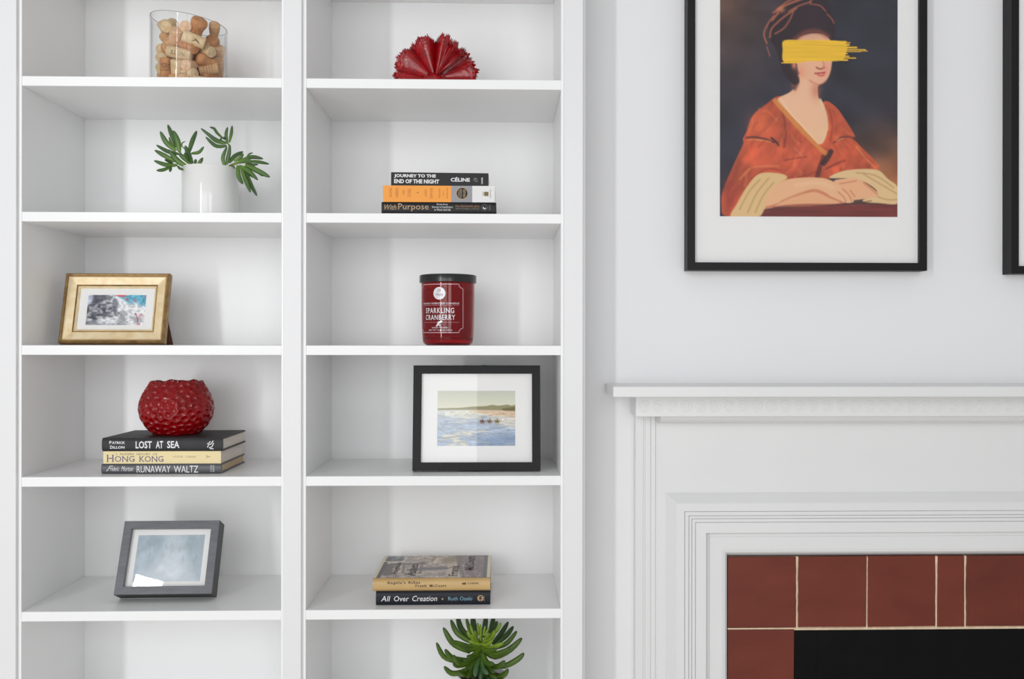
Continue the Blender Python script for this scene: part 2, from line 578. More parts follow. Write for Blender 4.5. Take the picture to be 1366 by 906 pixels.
fpart('header_board', MB().box(-IX, IX, -0.0155, 0, 1.03, 1.2), 0)
OXA, OZA = FC - 0.3374, 1.0386
ap = [(0.0, -0.0155), (0.0, -0.018), (0.003, -0.021), (0.016, -0.0335), (0.0185, -0.0355), (0.0335, -0.036)]
for g in (0.0340, 0.0425, 0.0485, 0.0560):
    ap += [(g, -0.036), (g + 0.0003, -0.0325), (g + 0.0013, -0.0325), (g + 0.0016, -0.036)]
ap += [(0.078, -0.037), (0.079, -0.035), (0.0805, -0.024), (0.084, -0.020), (0.0885, -0.020), (0.0895, -0.022), (0.114, -0.0225), (0.121, -0.0205), (0.1255, -0.015), (0.1281, -0.006)]
for s in (-1, 1):
    fpart('architrave_leg', MB().grid([[(s * (OXA - o), y, 0) for o, y in ap], [(s * (OXA - o), y, OZA - o) for o, y in ap]]), 0)
fpart('architrave_header', MB().grid([[(-(OXA - o), y, OZA - o) for o, y in ap], [(OXA - o, y, OZA - o) for o, y in ap]]), 0)

# ------------------------------------------------------------------ red tile surround (tiles proud of the grout)
ts = thing('tile_surround', 'brick-red clay tile surround with cream grout inside the white mantel', 'tile surround', (FC, WALLY - 0.0004, 0))
TX0, TX1, TZ1, TZ0 = -(FC - 0.4662), FC - 0.4662, 0.9066, 0.759
OPN = FC - 0.6045                            # half width of the opening
for a, b, c, d in ((TX0, TX1, TZ0 - 0.004, TZ1), (TX0, -OPN, 0.0005, TZ0), (OPN, TX1, 0.0005, TZ0)):
    MB().box(a, b, -0.006, 0, c, d).build('grout_bed', GROUT, ts)


def tile(x0, x1, z0, z1):
    j = lambda e: random.uniform(-e, e)
    y = -0.0095 + j(0.0006)
    vs = [(x0 + j(.0006), y, z0 + j(.0006)), (x1 + j(.0008), y + j(.0004), z0 + j(.0006)), (x1 + j(.0008), y + j(.0004), z1 + j(.0006)), (x0 + j(.0006), y, z1 + j(.0006))]
    vs += [(a, -0.004, c) for a, _, c in vs]
    MB().add(vs, [(0, 1, 2, 3), (7, 6, 5, 4), (0, 4, 5, 1), (1, 5, 6, 2), (2, 6, 7, 3), (3, 7, 4, 0)]).build('tile', TILE, ts, bevel=0.0012, seg=2)


xs_ = [0.4665, 0.6085, 0.6125, 0.7545, 0.7575, 0.8995, 0.9035, 0.9590]
cuts = [(xs_[i] - FC, xs_[i + 1] - FC) for i in range(0, 8, 2)]
cuts += [(-b, -a) for a, b in cuts[:3][::-1]]
cuts[4] = (0.9640 - FC, cuts[4][1])
for a, b in cuts:
    tile(a, b, TZ0 + 0.0005, TZ1 - 0.0006)
zt = TZ0 - 0.0035
while zt > 0.02:
    zb = max(zt - 0.1425, 0.002)
    tile(TX0 + 0.0005, -OPN - 0.0005, zb, zt)
    tile(OPN + 0.0005, TX1 - 0.0005, zb, zt)
    for a, b in ((TX0, -OPN - 0.0005), (OPN + 0.0005, TX1)):
        MB().box(a, b, -0.0088, -0.003, zt - 0.0002, zt + 0.0032).build('pointing', GROUT, ts, bevel=0.0008)
    zt = zb - 0.003
MB().box(TX0, TX1, -0.0072, -0.0055, TZ1 - 0.0006, TZ1 + 0.0016).build('sooty_joint', SOOT, ts)
MB().box(TX0 - 0.0004, TX0 + 0.0003, -0.0072, -0.0055, 0.0005, TZ1).build('sooty_joint', SOOT, ts)
for gx in (0.6105, 0.756, 0.9015, 0.9615, 1.116):      # uneven pointing that spreads at the top of each joint
    zs = np.linspace(TZ0 - 0.002, TZ1 - 0.002, 12)
    P = []
    for i, z in enumerate(zs):
        w = 0.0017 + 0.0006 * random.random() + (0.0022 if i == 11 else 0.0008 if i == 10 else 0)
        jx = random.uniform(-.0005, .0005)
        P.append([(gx - FC - w + jx, -0.0078, z), (gx - FC + jx, -0.0092, z), (gx - FC + w + jx, -0.0078, z)])
    MB().grid(P).build('pointing', GROUT, ts)
MB().box(-OPN - 0.002, OPN + 0.002, -0.0085, -0.001, TZ0 - 0.0058, TZ0 - 0.0012).build('pointing', GROUT, ts, bevel=0.001)
fp = thing('fireplace_cover', 'matt black sheet closing the fireplace opening under the red tiles', 'fire screen', (FC, WALLY - 0.0006, 0.0005))
MB().box(-OPN + 0.0005, OPN - 0.0005, -0.004, 0.0, 0.0, TZ0 - 0.0068).build('cover_sheet', IRON, fp)
MB().box(-OPN + 0.0005, -OPN + 0.047, -0.0062, -0.0039, 0.0, TZ0 - 0.0070).build('edge_strip', IRON, fp, bevel=0.0006)
MB().box(OPN - 0.047, OPN - 0.0005, -0.0062, -0.0039, 0.0, TZ0 - 0.0070).build('edge_strip', IRON, fp, bevel=0.0006)

# ------------------------------------------------------------------ wall frames
D1 = 0.037


def wall_frame(label, x, z, w, h, group):
    t = thing('wall_picture_frame', label, 'picture frame', (x, WALLY - D1, z), group=group)
    b = 0.0157
    MB().frame(w, h, [(0, 0.0005), (0.0005, 0), (b - 0.0005, 0), (b, 0.0005), (b, D1 - 0.002), (0, D1 - 0.001)]).build('frame', BLACKF, t)
    MB().box(b - 0.003, w - b + 0.003, 0.0095, 0.012, b - 0.003, h - b + 0.003).build('mat_board', MAT, t)
    MB().box(b - 0.002, w - b + 0.002, 0.0050, 0.0052, b - 0.002, h - b + 0.002).build('glass', GLASS, t)
    return t


wf = wall_frame('black framed portrait of a woman in an orange dress with a yellow brush stroke over her eyes', 0.3770, 1.4945, 0.492, 0.692, 'framed prints above the mantel')
wall_frame('black framed print cut off by the right edge of the photo, only white mat showing', 1.0433, 1.489, 0.492, 0.692, 'framed prints above the mantel')

# the portrait print, painted flat (coordinates follow the sheet: x 959..1195, y -21..289.5)
p = Paint(959, 1195, -21, 289.5, 236, 311, (46, 45, 58))
p.spot(960, 10, 62, 75, (118, 84, 70), 0.9)
p.spot(985, 70, 40, 60, (58, 48, 50), 0.6)
p.spot(1194, 232, 62, 50, (176, 108, 66), 0.95)
p.spot(1170, 190, 40, 22, (96, 66, 56), 0.6)
p.shade(p.noise(40, 30, 1), 0.35)
# table
p.poly([(1009, 281), (1060, 276), (1195, 271), (1195, 293), (1009, 293)], (120, 50, 46), 1.2, smooth=False)
p.shade(np.where(p.Y > 270, p.noise(60, 4, 2), 0), 0.25)
# dress
p.poly([(1040, 128), (1020, 139), (1002, 155), (994, 176), (989, 186), (990, 191), (983, 207), (972, 232), (962, 258), (961, 276), (966, 289), (1000, 289), (1030, 262), (1047, 242), (1080, 243), (1105, 238), (1150, 226), (1170, 225), (1163, 212), (1147, 196), (1136, 183), (1138, 180), (1126, 160), (1113, 142), (1098, 134), (1090, 150), (1070, 150)], (204, 90, 58), 1.6)
folds = np.abs(np.sin(p.X * 0.16 + p.Y * 0.11 + 3 * p.noise(40, 40, 5)))
dm = np.zeros(p.X.shape)
q = Paint(959, 1195, -21, 289.5, 236, 311, (0, 0, 0))
q.poly([(1040, 128), (1020, 139), (1002, 155), (994, 176), (983, 207), (972, 232), (962, 258), (966, 289), (1000, 289), (1047, 242), (1105, 238), (1170, 225), (1147, 196), (1126, 160), (1098, 134), (1070, 150)], (1, 1, 1), 3)
p.shade((folds - 0.55) * q.img[..., 0], 0.10)
p.shade(p.noise(22, 26, 9) * q.img[..., 0], 0.32)
p.spot(1010, 165, 14, 14, (226, 116, 70), 0.5)
p.spot(1020, 215, 16, 18, (222, 98, 66), 0.5)
p.spot(1068, 205, 12, 20, (204, 92, 72), 0.5)
p.spot(1130, 205, 14, 14, (222, 96, 56), 0.55)
p.spot(972, 262, 9, 22, (140, 44, 40), 0.6)
for pts, w, c, a in (([(1042, 150), (1046, 172), (1044, 196)], 3, (140, 50, 38), .7), ([(1044, 214), (1060, 211), (1074, 209)], 1.6, (130, 44, 40), .6),
                     ([(1052, 238), (1070, 235), (1090, 228)], 1.6, (150, 54, 42), .6), ([(1088, 236), (1092, 222), (1098, 206)], 6, (90, 34, 34), .75),
                     ([(1096, 218), (1102, 210), (1106, 202)], 7, (52, 30, 36), .85), ([(1098, 226), (1112, 219), (1124, 214)], 3, (120, 40, 34), .6),
                     ([(994, 184), (1005, 183), (1020, 186), (1031, 190)], 2, (70, 40, 44), .9), ([(996, 187), (1012, 187), (1026, 189)], 1.2, (232, 170, 110), .8),
                     ([(1027, 184), (1034, 190), (1037, 194)], 2.2, (44, 32, 40), .9), ([(1110, 190), (1120, 183), (1132, 182), (1138, 186)], 2, (90, 46, 40), .85),
                     ([(1113, 187), (1123, 184)], 1.2, (226, 170, 110), .8), ([(985, 240), (1000, 225), (1020, 222), (1036, 222)], 2, (236, 140, 84), .7),
                     ([(1000, 240), (1020, 226), (1040, 228)], 1.6, (150, 48, 44), .6), ([(1140, 195), (1152, 210), (1166, 224)], 1.6, (236, 160, 90), .7),
                     ([(1010, 145), (1024, 150), (1034, 160)], 2, (232, 120, 70), .5), ([(1104, 145), (1108, 165), (1106, 185)], 2, (150, 54, 44), .6)):
    p.stroke(pts, w, c, 2.0, a)
rr = random.Random(11)
dress = q.img[..., 0].copy()
for k in range(150):
    x, y = rr.uniform(963, 1165), rr.uniform(135, 288)
    a = math.radians(rr.gauss(112 if x < 1050 else 70 if x < 1100 else 50, 22))
    l_ = rr.uniform(6, 18)
    keep = p.img.copy()
    p.stroke([(x, y), (x + .5 * l_ * math.cos(a) + rr.uniform(-2, 2), y + .5 * l_ * math.sin(a)), (x + l_ * math.cos(a), y + l_ * math.sin(a))], rr.uniform(1, 3.2), rr.choice(((150, 52, 40), (232, 124, 78), (176, 66, 46), (240, 140, 88), (214, 96, 64))), 2.5, rr.uniform(.2, .5))
    p.img = keep + (p.img - keep) * dress[..., None]
# neck and chest
p.poly([(1061, 98), (1060, 112), (1052, 122), (1036, 131), (1040, 140), (1062, 163), (1089, 191), (1099, 184), (1101, 166), (1096, 138), (1090, 130), (1089, 114), (1096, 106)], (244, 194, 158), 1.8)
p.spot(1070, 150, 16, 14, (244, 196, 158), 0.6)
p.spot(1086, 120, 7, 12, (206, 120, 92), 0.6)
p.spot(1058, 112, 5, 9, (226, 120, 88), 0.5)
p.stroke([(1032, 134), (1044, 148), (1062, 168), (1082, 188), (1098, 204)], 6, (222, 146, 70), 2.2, 0.85)
p.stroke([(1040, 131), (1052, 150), (1072, 172), (1090, 192)], 1.6, (246, 220, 170), 1.5, 0.8)
p.stroke([(1092, 132), (1099, 150), (1101, 170), (1093, 190)], 3.2, (240, 206, 160), 2, 0.85)
p.stroke([(1074, 172), (1084, 178), (1092, 178), (1100, 172)], 5, (242, 202, 158), 4, 0.7)
# hair and head scarf
p.poly([(1034, 66), (1024, 48), (1026, 22), (1042, 2), (1066, -9), (1092, -6), (1106, 10), (1112, 34), (1109, 60), (1106, 52), (1096, 45), (1080, 43), (1064, 50), (1060, 72), (1060, 92), (1064, 108), (1056, 112), (1044, 98), (1038, 82)], (44, 30, 38), 2.2)
p.poly([(1060, 54), (1061, 84), (1065, 98), (1076, 108), (1090, 112), (1100, 106), (1106, 92), (1108, 70), (1105, 52), (1094, 44), (1076, 44)], (240, 184, 150), 1.6)
p.spot(1066, 95, 6, 9, (238, 150, 116), 0.6)
p.spot(1100, 92, 5, 10, (240, 150, 128), 0.6)
p.stroke([(1058, 52), (1072, 42), (1088, 40), (1102, 47)], 5, (168, 82, 66), 6, 0.7)
p.spot(1080, 20, 22, 22, (66, 42, 52), 0.5)
p.spot(1084, 66, 14, 16, (248, 196, 164), 0.5)
p.stroke([(1087, 89), (1092, 91), (1097, 89)], 2.2, (150, 70, 60), 1.6, 0.8)
p.stroke([(1095, 80), (1097, 86), (1095, 90)], 2, (206, 130, 104), 1.5, 0.6)
p.stroke([(1085, 97), (1091, 96.5), (1098, 95.5)], 2, (170, 52, 52), 1.4, 0.85)
p.stroke([(1089, 99), (1094, 100), (1097, 98)], 2.4, (216, 84, 78), 1.6, 0.85)
p.stroke([(1078, 107), (1090, 112), (1100, 107)], 2, (200, 110, 84), 2.4, 0.5)
p.spot(1057, 86, 3.4, 5.5, (232, 140, 108), 0.95)
p.stroke([(1060, 96), (1062, 108), (1058, 118)], 4, (60, 34, 38), 3, 0.6)
for pts, w in (([(1021, 57), (1017, 44), (1023, 30), (1030, 20)], 2.2), ([(1025, 49), (1027, 38), (1036, 28), (1048, 18), (1060, 10)], 2.4), ([(1032, 44), (1044, 36), (1052, 24), (1056, 14)], 2.0),
               ([(1030, 16), (1040, 9), (1052, 3), (1070, -4)], 3.2), ([(1034, 12), (1046, 2), (1056, -3)], 2.4), ([(1050, 14), (1062, 7), (1078, 1)], 2), ([(1079, 4), (1080, -2), (1088, -6)], 2),
               ([(1082, 4), (1092, 6), (1099, 13)], 1.6), ([(1101, 17), (1107, 23), (1110, 29)], 1.6), ([(1021, 62), (1025, 74)], 1.4), ([(1028, 26), (1036, 16)], 3)):
    p.stroke(pts, w, (196, 112, 84), 2.0, 0.8)
p.spot(1040, 12, 5, 4, (236, 150, 110), 0.7)
# cuffs and arms
p.poly([(1028, 252), (1060, 246), (1110, 250), (1132, 266), (1112, 273), (1040, 277), (1014, 278)], (214, 134, 100), 1.6)
p.poly([(1012, 232), (1040, 232), (1048, 238), (1036, 246), (1026, 262), (1018, 280), (1008, 291), (974, 291), (982, 272), (996, 248)], (230, 194, 138), 1.6)
p.poly([(1104, 237), (1122, 228), (1150, 225), (1170, 227), (1182, 238), (1196, 250), (1196, 271), (1172, 271), (1148, 268), (1168, 256), (1150, 242), (1128, 238)], (232, 198, 146), 1.6)
for pts in ([(985, 280), (998, 256), (1012, 240)], [(996, 284), (1008, 258), (1024, 238)], [(1006, 284), (1016, 262), (1030, 244)], [(1150, 232), (1170, 244), (1194, 258)], [(1140, 230), (1166, 234), (1190, 250)], [(1168, 262), (1180, 266), (1194, 266)]):
    p.stroke(pts, 1.6, (176, 132, 84), 2, 0.6)
p.poly([(1044, 241), (1070, 237), (1098, 238), (1116, 246), (1130, 258), (1137, 268), (1128, 271), (1110, 264), (1086, 254), (1066, 259), (1040, 270), (1018, 275), (1026, 254)], (240, 186, 142), 1.6)
p.poly([(1031, 276), (1050, 266), (1074, 258), (1088, 257), (1106, 265), (1118, 270), (1104, 272), (1070, 272), (1042, 274)], (238, 178, 134), 1.6)
p.poly([(1110, 242), (1126, 238), (1142, 238), (1156, 247), (1169, 258), (1164, 263), (1146, 266), (1134, 266), (1124, 254)], (240, 182, 138), 1.6)
for pts in ([(1040, 269), (1066, 258), (1086, 253), (1102, 260)], [(1118, 245), (1130, 243), (1140, 241)], [(1122, 252), (1130, 260), (1134, 268)], [(1116, 256), (1124, 264), (1126, 270)], [(1132, 254), (1138, 262)], [(1150, 244), (1162, 254), (1168, 259)]):
    p.stroke(pts, 1.3, (196, 108, 76), 2.0, 0.7)
p.stroke([(1060, 247), (1090, 244), (1108, 250)], 5, (248, 206, 164), 4, 0.5)
p.stroke([(1030, 277), (1070, 274), (1120, 273), (1160, 268)], 1.4, (96, 40, 38), 1.8, 0.6)
# yellow brush stroke
Y1, Y2 = (246, 196, 52), (236, 182, 40)
p.poly([(1044, 53), (1070, 52.4), (1100, 52), (1122, 54), (1128, 60), (1126, 70), (1122, 78), (1108, 80.5), (1080, 80.5), (1060, 82), (1043, 81), (1042, 66)], Y1, 1.2)
for y, x0, x1, w in ((54.5, 1100, 1126, 2.4), (55.3, 1118, 1132, 1), (58.5, 1100, 1130, 2.6), (62.0, 1110, 1140, 2.6), (65.0, 1110, 1152, 1.6), (67.4, 1110, 1146, 1.4), (70.4, 1110, 1128, 1.6), (74, 1100, 1130, 1.8), (76.2, 1110, 1139, 1.6), (79, 1100, 1128, 2),
                     (83.2, 1041, 1062, 1.6), (81.8, 1044, 1070, 1.6), (66.4, 1146, 1155, .8)):
    p.stroke([(x0, y), (x1, y - 0.4)], w, Y1, 0.9)
p.shade(np.where((p.Y > 51) & (p.Y < 85) & (p.img[..., 0] > 200) & (p.img[..., 2] < 90), p.noise(60, 1.6, 21), 0), 0.10)
p.mesh('print', 0.366, 0.4725, 0.0089, wf, PRINT, x0=0.445 - 0.377, z0=1.605 - 1.4945)


# ------------------------------------------------------------------ small standing frames
def easel(t, x, w, top, mat, thick, tilt, drop):
    """strut from the frame's back down to the shelf (local coordinates of the tilted frame)"""
    zt = top
    ang = tilt + math.radians(24)
    ct, st = math.cos(tilt), math.sin(tilt)
    # a point on the back at height zt, the foot on the shelf behind it
    wy, wz = thick * ct + zt * st, zt * ct - thick * st + drop          # world offset of the hinge from the front edge's foot
    fy = wy + wz * math.tan(math.radians(20))
    fz = 0.0006 - drop                                                 # world z of foot relative to the front edge
    ly, lz = fy * ct - fz * st, fy * st + fz * ct
    ly, lz = fy * ct + (-drop) * (-st) if False else fy * ct - (-drop + .0004) * st * 1.0, fy * st + (-drop + .0004) * ct
    MB().add([(x, thick, zt), (x + w, thick, zt), (x + w + .008, ly, lz), (x - .008, ly, lz), (x, thick + .003, zt), (x + w, thick + .003, zt), (x + w + .008, ly + .003, lz), (x - .008, ly + .003, lz)],
             [(0, 1, 2, 3), (7, 6, 5, 4), (0, 4, 5, 1), (1, 5, 6, 2), (2, 6, 7, 3), (3, 7, 4, 0)]).build('easel_leg', mat, t)


def standing_frame(name, label, x0, yf, zshelf, w, h, thick, tilt_deg, yaw=0.0):
    tilt = math.radians(tilt_deg)
    drop = thick * math.sin(tilt)
    t = thing(name, label, 'photo frame', (x0, yf, zshelf + drop + 0.0004), (-tilt, 0, yaw))
    return t, tilt, drop


# gold frame with a mountain picture
w, h = 0.211, 0.1475
gf, tl, dr = standing_frame('photo_frame', 'ornate gold photo frame with a snowy mountain picture, left bookcase', -0.8910, 0.094, SH[3], w, h, 0.018, 14.5)
prof = [(0, 0.004), (0.001, 0.0015), (0.003, 0.0), (0.0055, 0.0012), (0.0065, 0.0035)]
MB().frame(w, h, prof + [(0.0065, 0.018), (0.0, 0.018)]).build('outer_moulding', GOLDD, gf, smooth=True)
MB().frame(w, h, [(0.0065, 0.0035), (0.0078, 0.0022), (0.0092, 0.0035), (0.0092, 0.012), (0.0065, 0.012)]).build('bead_moulding', GOLDL, gf)
MB().frame(w, h, [(0.0092, 0.0035), (0.0235, 0.0062), (0.0235, 0.012), (0.0092, 0.012)]).build('frame_band', GOLD, gf)
MB().frame(w, h, [(0.0235, 0.0062), (0.0245, 0.0085), (0.0262, 0.0085), (0.0262, 0.0125), (0.0235, 0.0125)]).build('groove', GOLDD, gf)
MB().frame(w, h, [(0.0262, 0.0075), (0.0272, 0.0065), (0.0298, 0.0088), (0.0305, 0.012), (0.0262, 0.0125)]).build('inner_fillet', GOLDL, gf)
MB().box(0.0295, w - 0.0295, 0.0115, 0.0128, 0.0295, h - 0.0295).build('mat_board', MAT, gf)
MB().box(0.029, w - 0.029, 0.0098, 0.0101, 0.029, h - 0.029).build('glass', GLASS, gf)
MB().box(0.004, w - 0.004, 0.013, 0.0185, 0.004, h - 0.004).build('backing_board', BROWN, gf)
easel(gf, w - 0.045, 0.03, 0.10, BROWN, 0.0185, tl, dr)
q = Paint(0, 100, 60, 0, 120, 72, (226, 230, 238))
q.img[:] = 0
q.Y[:] = q.Y[::-1]
q = Paint(0, 100, 0, 60, 120, 72, (232, 234, 238))
q.poly([(46, -4), (104, -4), (104, 18), (92, 22), (84, 15), (72, 17), (60, 8)], (104, 180, 206), 8)
n1, n2 = q.noise(14, 9, 41, 5), q.noise(5, 4, 42, 4)
rock = np.clip((52 + 0.35 * (q.Y - 30) + 14 * n1 - q.X) / 5, 0, 1) * np.clip((50 + 10 * n1 - q.Y) / 6, 0, 1)
tone = np.clip(0.45 + 1.1 * n2 + 0.5 * n1 - 0.012 * (q.X - 20), 0, 1)[..., None]
q.img = q.img * (1 - rock[..., None]) + rock[..., None] * (np.array((70, 72, 84)) * tone + np.array((190, 190, 196)) * (1 - tone))
q.poly([(8, -4), (30, -4), (27, 12), (14, 20), (6, 22), (10, 8)], (76, 76, 90), 4, 0.75)
q.poly([(42, 10), (49, 8), (53, 22), (50, 38), (44, 28)], (84, 86, 100), 4, 0.7)
q.poly([(-4, -4), (7, -3), (5, 14), (0, 22), (-4, 24)], (200, 206, 228), 5)
q.stroke([(2, 46), (20, 40), (44, 43)], 3, (72, 72, 78), 4, 0.7)
hill = np.clip((q.X - 52) / 6, 0, 1) * np.clip((q.Y - 28 - 0.5 * np.abs(q.X - 62) + 8 * n1) / 6, 0, 1) * np.clip((74 - q.X) / 8, 0, 1)
q.blend(hill * 0.8, (164, 164, 168))
q.poly([(78, 46), (90, 44), (98, 54), (84, 55)], (160, 156, 160), 5, 0.8)
q.poly([(-2, 54), (14, 50), (26, 57), (60, 58), (60, 62), (-2, 62)], (128, 130, 138), 6, 0.8)
q.shade(q.noise(4, 3, 4, 4), 0.35)
q.poly([(46, -2), (66, -2), (62, 3), (52, 3)], (226, 84, 92), 1.5)
for x, y in ((66, 8), (80, 10), (82, 12), (68, 9), (98, 2), (84, 38), (92, 42), (88, 46), (94, 39), (92, 59), (90, 60)):
    q.spot(x, y, 1.5, 1.7, (234, 84, 100), 0.95)
q.stroke([(84, 36), (88, 46), (90, 56)], 0.8, (110, 60, 70), 1)
q.stroke([(68, 12), (80, 14), (98, 22)], 0.7, (150, 120, 130), 1, 0.7)
q.mesh('print', w - 0.094, h - 0.084, 0.0113, gf, PRINT, x0=0.047, z0=0.040)

# dark grey frame with a frosty picture
w, h, dp = 0.1908, 0.1475, 0.040
wf2, tl, dr = standing_frame('photo_frame', 'deep charcoal grey photo frame leaning back with a frosty blue print', -0.7645, 0.0580, SH[5], w, h, dp, 24.15, 0.024)
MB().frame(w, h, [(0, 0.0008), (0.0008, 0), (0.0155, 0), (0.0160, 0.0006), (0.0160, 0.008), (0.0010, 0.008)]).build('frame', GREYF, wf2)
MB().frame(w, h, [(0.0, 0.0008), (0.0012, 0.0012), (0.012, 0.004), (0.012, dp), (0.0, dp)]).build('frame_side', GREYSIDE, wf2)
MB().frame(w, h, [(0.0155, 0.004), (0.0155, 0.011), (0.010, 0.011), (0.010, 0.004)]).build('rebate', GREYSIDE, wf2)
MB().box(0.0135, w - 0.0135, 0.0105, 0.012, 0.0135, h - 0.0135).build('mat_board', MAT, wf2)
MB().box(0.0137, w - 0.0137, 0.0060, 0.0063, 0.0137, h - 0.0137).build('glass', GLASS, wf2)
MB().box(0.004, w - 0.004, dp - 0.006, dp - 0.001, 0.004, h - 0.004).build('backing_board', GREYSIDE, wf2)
q = Paint(0, 100, 0, 70, 110, 78, (158, 178, 192))
q.poly([(46, -4), (62, -4), (80, 40), (86, 74), (24, 74), (38, 30)], (206, 216, 226), 14)
q.spot(20, 10, 26, 14, (116, 138, 152), 0.7)
q.spot(82, 12, 26, 14, (128, 148, 160), 0.65)
q.spot(50, 60, 40, 16, (214, 222, 230), 0.7)
rr = random.Random(3)
for k in range(60):
    x, y = rr.uniform(0, 100), rr.uniform(0, 34)
    a = rr.uniform(-0.6, 0.6)
    q.stroke([(x, y), (x + 7 * math.sin(a), y + 6 + 3 * rr.random())], 0.7, (96, 120, 132) if rr.random() < .6 else (198, 212, 222), 1.2, 0.45)
for k in range(9):
    q.stroke([(68 + k * 2, 22 + k), (74 + k * 3.0, 66)], 0.5, (120, 144, 158), 1.0, 0.35)
q.shade(q.noise(10, 10, 8, 4), 0.16)
q.img = q.img * 0.6 + np.array((226, 232, 236)) * 0.4
q.mesh('print', w - 0.058, h - 0.054, 0.0103, wf2, PRINT, x0=0.029, z0=0.027)

# black frame with a beach picture
w, h, dp = 0.2552, 0.2108, 0.018
bf, tl, dr = standing_frame('photo_frame', 'black photo frame with a wide white mat around riders on a beach', -0.1772, 0.0575, SH[4], w, h, dp, 7)
MB().frame(w, h, [(0, 0.0005), (0.0005, 0), (0.0160, 0), (0.0165, 0.0005), (0.0165, 0.010), (0.006, 0.010), (0.006, dp), (0, dp)]).build('frame', BLACKF, bf)
MB().box(0.015, w - 0.015, 0.0075, 0.0092, 0.015, h - 0.015).build('mat_board', MAT, bf)
MB().box(0.0155, w - 0.0155, 0.0040, 0.0043, 0.0155, h - 0.0155).build('glass', GLASS, bf)
MB().box(0.006, w - 0.006, dp - 0.006, dp, 0.006, h - 0.006).build('backing_board', BLACKF, bf)
MB().box(0.138, 0.146, 0.006, 0.012, h, h + 0.0012).build('hanger_tab', BLACKF, bf)
easel(bf, 0.10, 0.05, 0.15, BLACKF, dp, tl, dr)
q = Paint(0, 105, 0, 74, 160, 113, (210, 211, 192))
g = np.clip(q.Y / 24, 0, 1)[..., None]
q.img = np.array((204, 208, 192)) * (1 - g) + np.array((232, 230, 208)) * g
q.poly([(-2, 25), (40, 23), (107, 22), (107, 80), (-2, 80)], (196, 206, 218), 1.2, smooth=False)
g = np.clip((q.Y - 26) / 46, 0, 1)
q.blend(np.where(q.Y > 26, g * 0.8, 0), (158, 174, 198))
q.spot(38, 30, 46, 6, (244, 240, 216), 0.85)
q.poly([(46, 26.5), (107, 25), (107, 37), (92, 36), (70, 33), (56, 30)], (226, 200, 172), 2.5)
q.poly([(70, 35), (107, 37), (107, 50), (92, 48), (80, 44)], (226, 222, 214), 4)
q.poly([(-2, 24), (30, 23), (44, 21.5), (56, 21), (66, 20.5), (74, 19), (80, 20), (88, 19.6), (94, 18.6), (100, 20), (107, 18.8), (107, 26), (70, 26), (40, 25.6), (-2, 25.6)], (152, 146, 108), 1.2)
q.poly([(88, 24), (107, 22), (107, 27), (90, 26.6)], (118, 106, 66), 1.2)
st = q.noise(16, 2.4, 12, 4)
q.shade(np.where(q.Y > 30, st, 0), 0.16)
q.shade(np.where(q.Y > 28, q.noise(4, 1.1, 44, 3), 0), 0.16)
q.blend(np.clip(q.noise(22, 3.0, 31, 3) * 3 - 0.7, 0, 1) * np.where(q.Y > 34, 0.7, 0) * (q.X < 70), (236, 228, 204))
for pts, ww in (([(10, 62), (24, 60), (34, 56), (44, 58)], 4.5), ([(20, 63), (28, 68), (38, 72)], 4.5), ([(14, 74), (28, 71), (36, 73)], 4), ([(45, 55), (52, 55)], 2), ([(56, 54), (62, 54)], 1.6), ([(33, 41), (38, 40)], 1.6), ([(92, 72), (102, 72)], 1.8)):
    keep = q.img.copy()
    q.stroke(pts, ww * 1.25, (238, 230, 206), 5.0, 0.95)
    q.img = keep + (q.img - keep) * np.clip(0.75 + 1.3 * q.noise(4, 1.6, 52, 3), 0.1, 1)[..., None]
q.stroke([(8, 64), (22, 62), (34, 60)], 1.6, (116, 130, 152), 1.5, 0.6)
q.stroke([(28, 70), (36, 69), (40, 72)], 1.2, (140, 132, 116), 1.5, 0.6)
q.poly([(62, 64), (107, 60), (107, 76), (56, 76)], (120, 144, 176), 8, 0.5)
for x, c in ((60.5, (128, 66, 52)), (70.5, (138, 92, 62)), (80.5, (126, 112, 50))):
    q.spot(x, 41.4, 3.0, 1.9, tuple(0.8 * k_ for k_ in c), 1.0)
    q.spot(x - 2.5, 40.2, 0.9, 0.9, c, 0.9)
    q.stroke([(x + .4, 40), (x + .4, 37.4)], 1.0, (110, 96, 84), 0.8)
    for dx in (-1.6, 1.6):
        q.stroke([(x + dx, 42), (x + dx, 44.4)], 0.6, c, 0.8)
q.spot(89, 30.6, 1.6, .7, (170, 130, 110), .8)
q.mesh('print', 0.1565, 0.1105, 0.0073, bf, PRINT, x0=0.0485, z0=0.0493)


# ------------------------------------------------------------------ books
def hardback(t, w, d, th, cov, pages=PAGES, c=0.0028, rnd=0.003, mats=None, segs=None):
    n = 8
    spine = [(-rnd * (1 - abs(2 * i / n - 1) ** 3.0), th * i / n) for i in range(n + 1)]
    spine[0], spine[-1] = (0.0012, 0.0), (0.0012, th)
    prof = [(d, 0)] + spine + [(d, th), (d, th - c), (0.004, th - c), (0.004, c), (d, c)]
    mb = MB()
    for k, (a, b) in enumerate(segs or [(0, w)]):
        mb.extrude_x(prof, a, b, k)
    mb.build('cover', mats or cov, t, smooth=True, angle=40)
    MB().box(0.0025, w - 0.0025, 0.0042, d - 0.003, c + .0001, th - c - .0001).build('page_block', pages, t)


def paperback(t, w, d, th, mats, segs=None, pages=PAGES, c=0.0007):
    prof = [(d, 0), (0, 0), (0, th), (d, th), (d, th - c), (c, th - c), (c, c), (d, c)]
    mb = MB()
    for k, (a, b) in enumerate(segs or [(0, w)]):
        mb.extrude_x(prof, a, b, k)
    mb.build('cover', mats, t)
    MB().box(0.0004, w - 0.0004, c + .0001, d - 0.0006, c + .0001, th - c - .0001).build('page_block', pages, t)


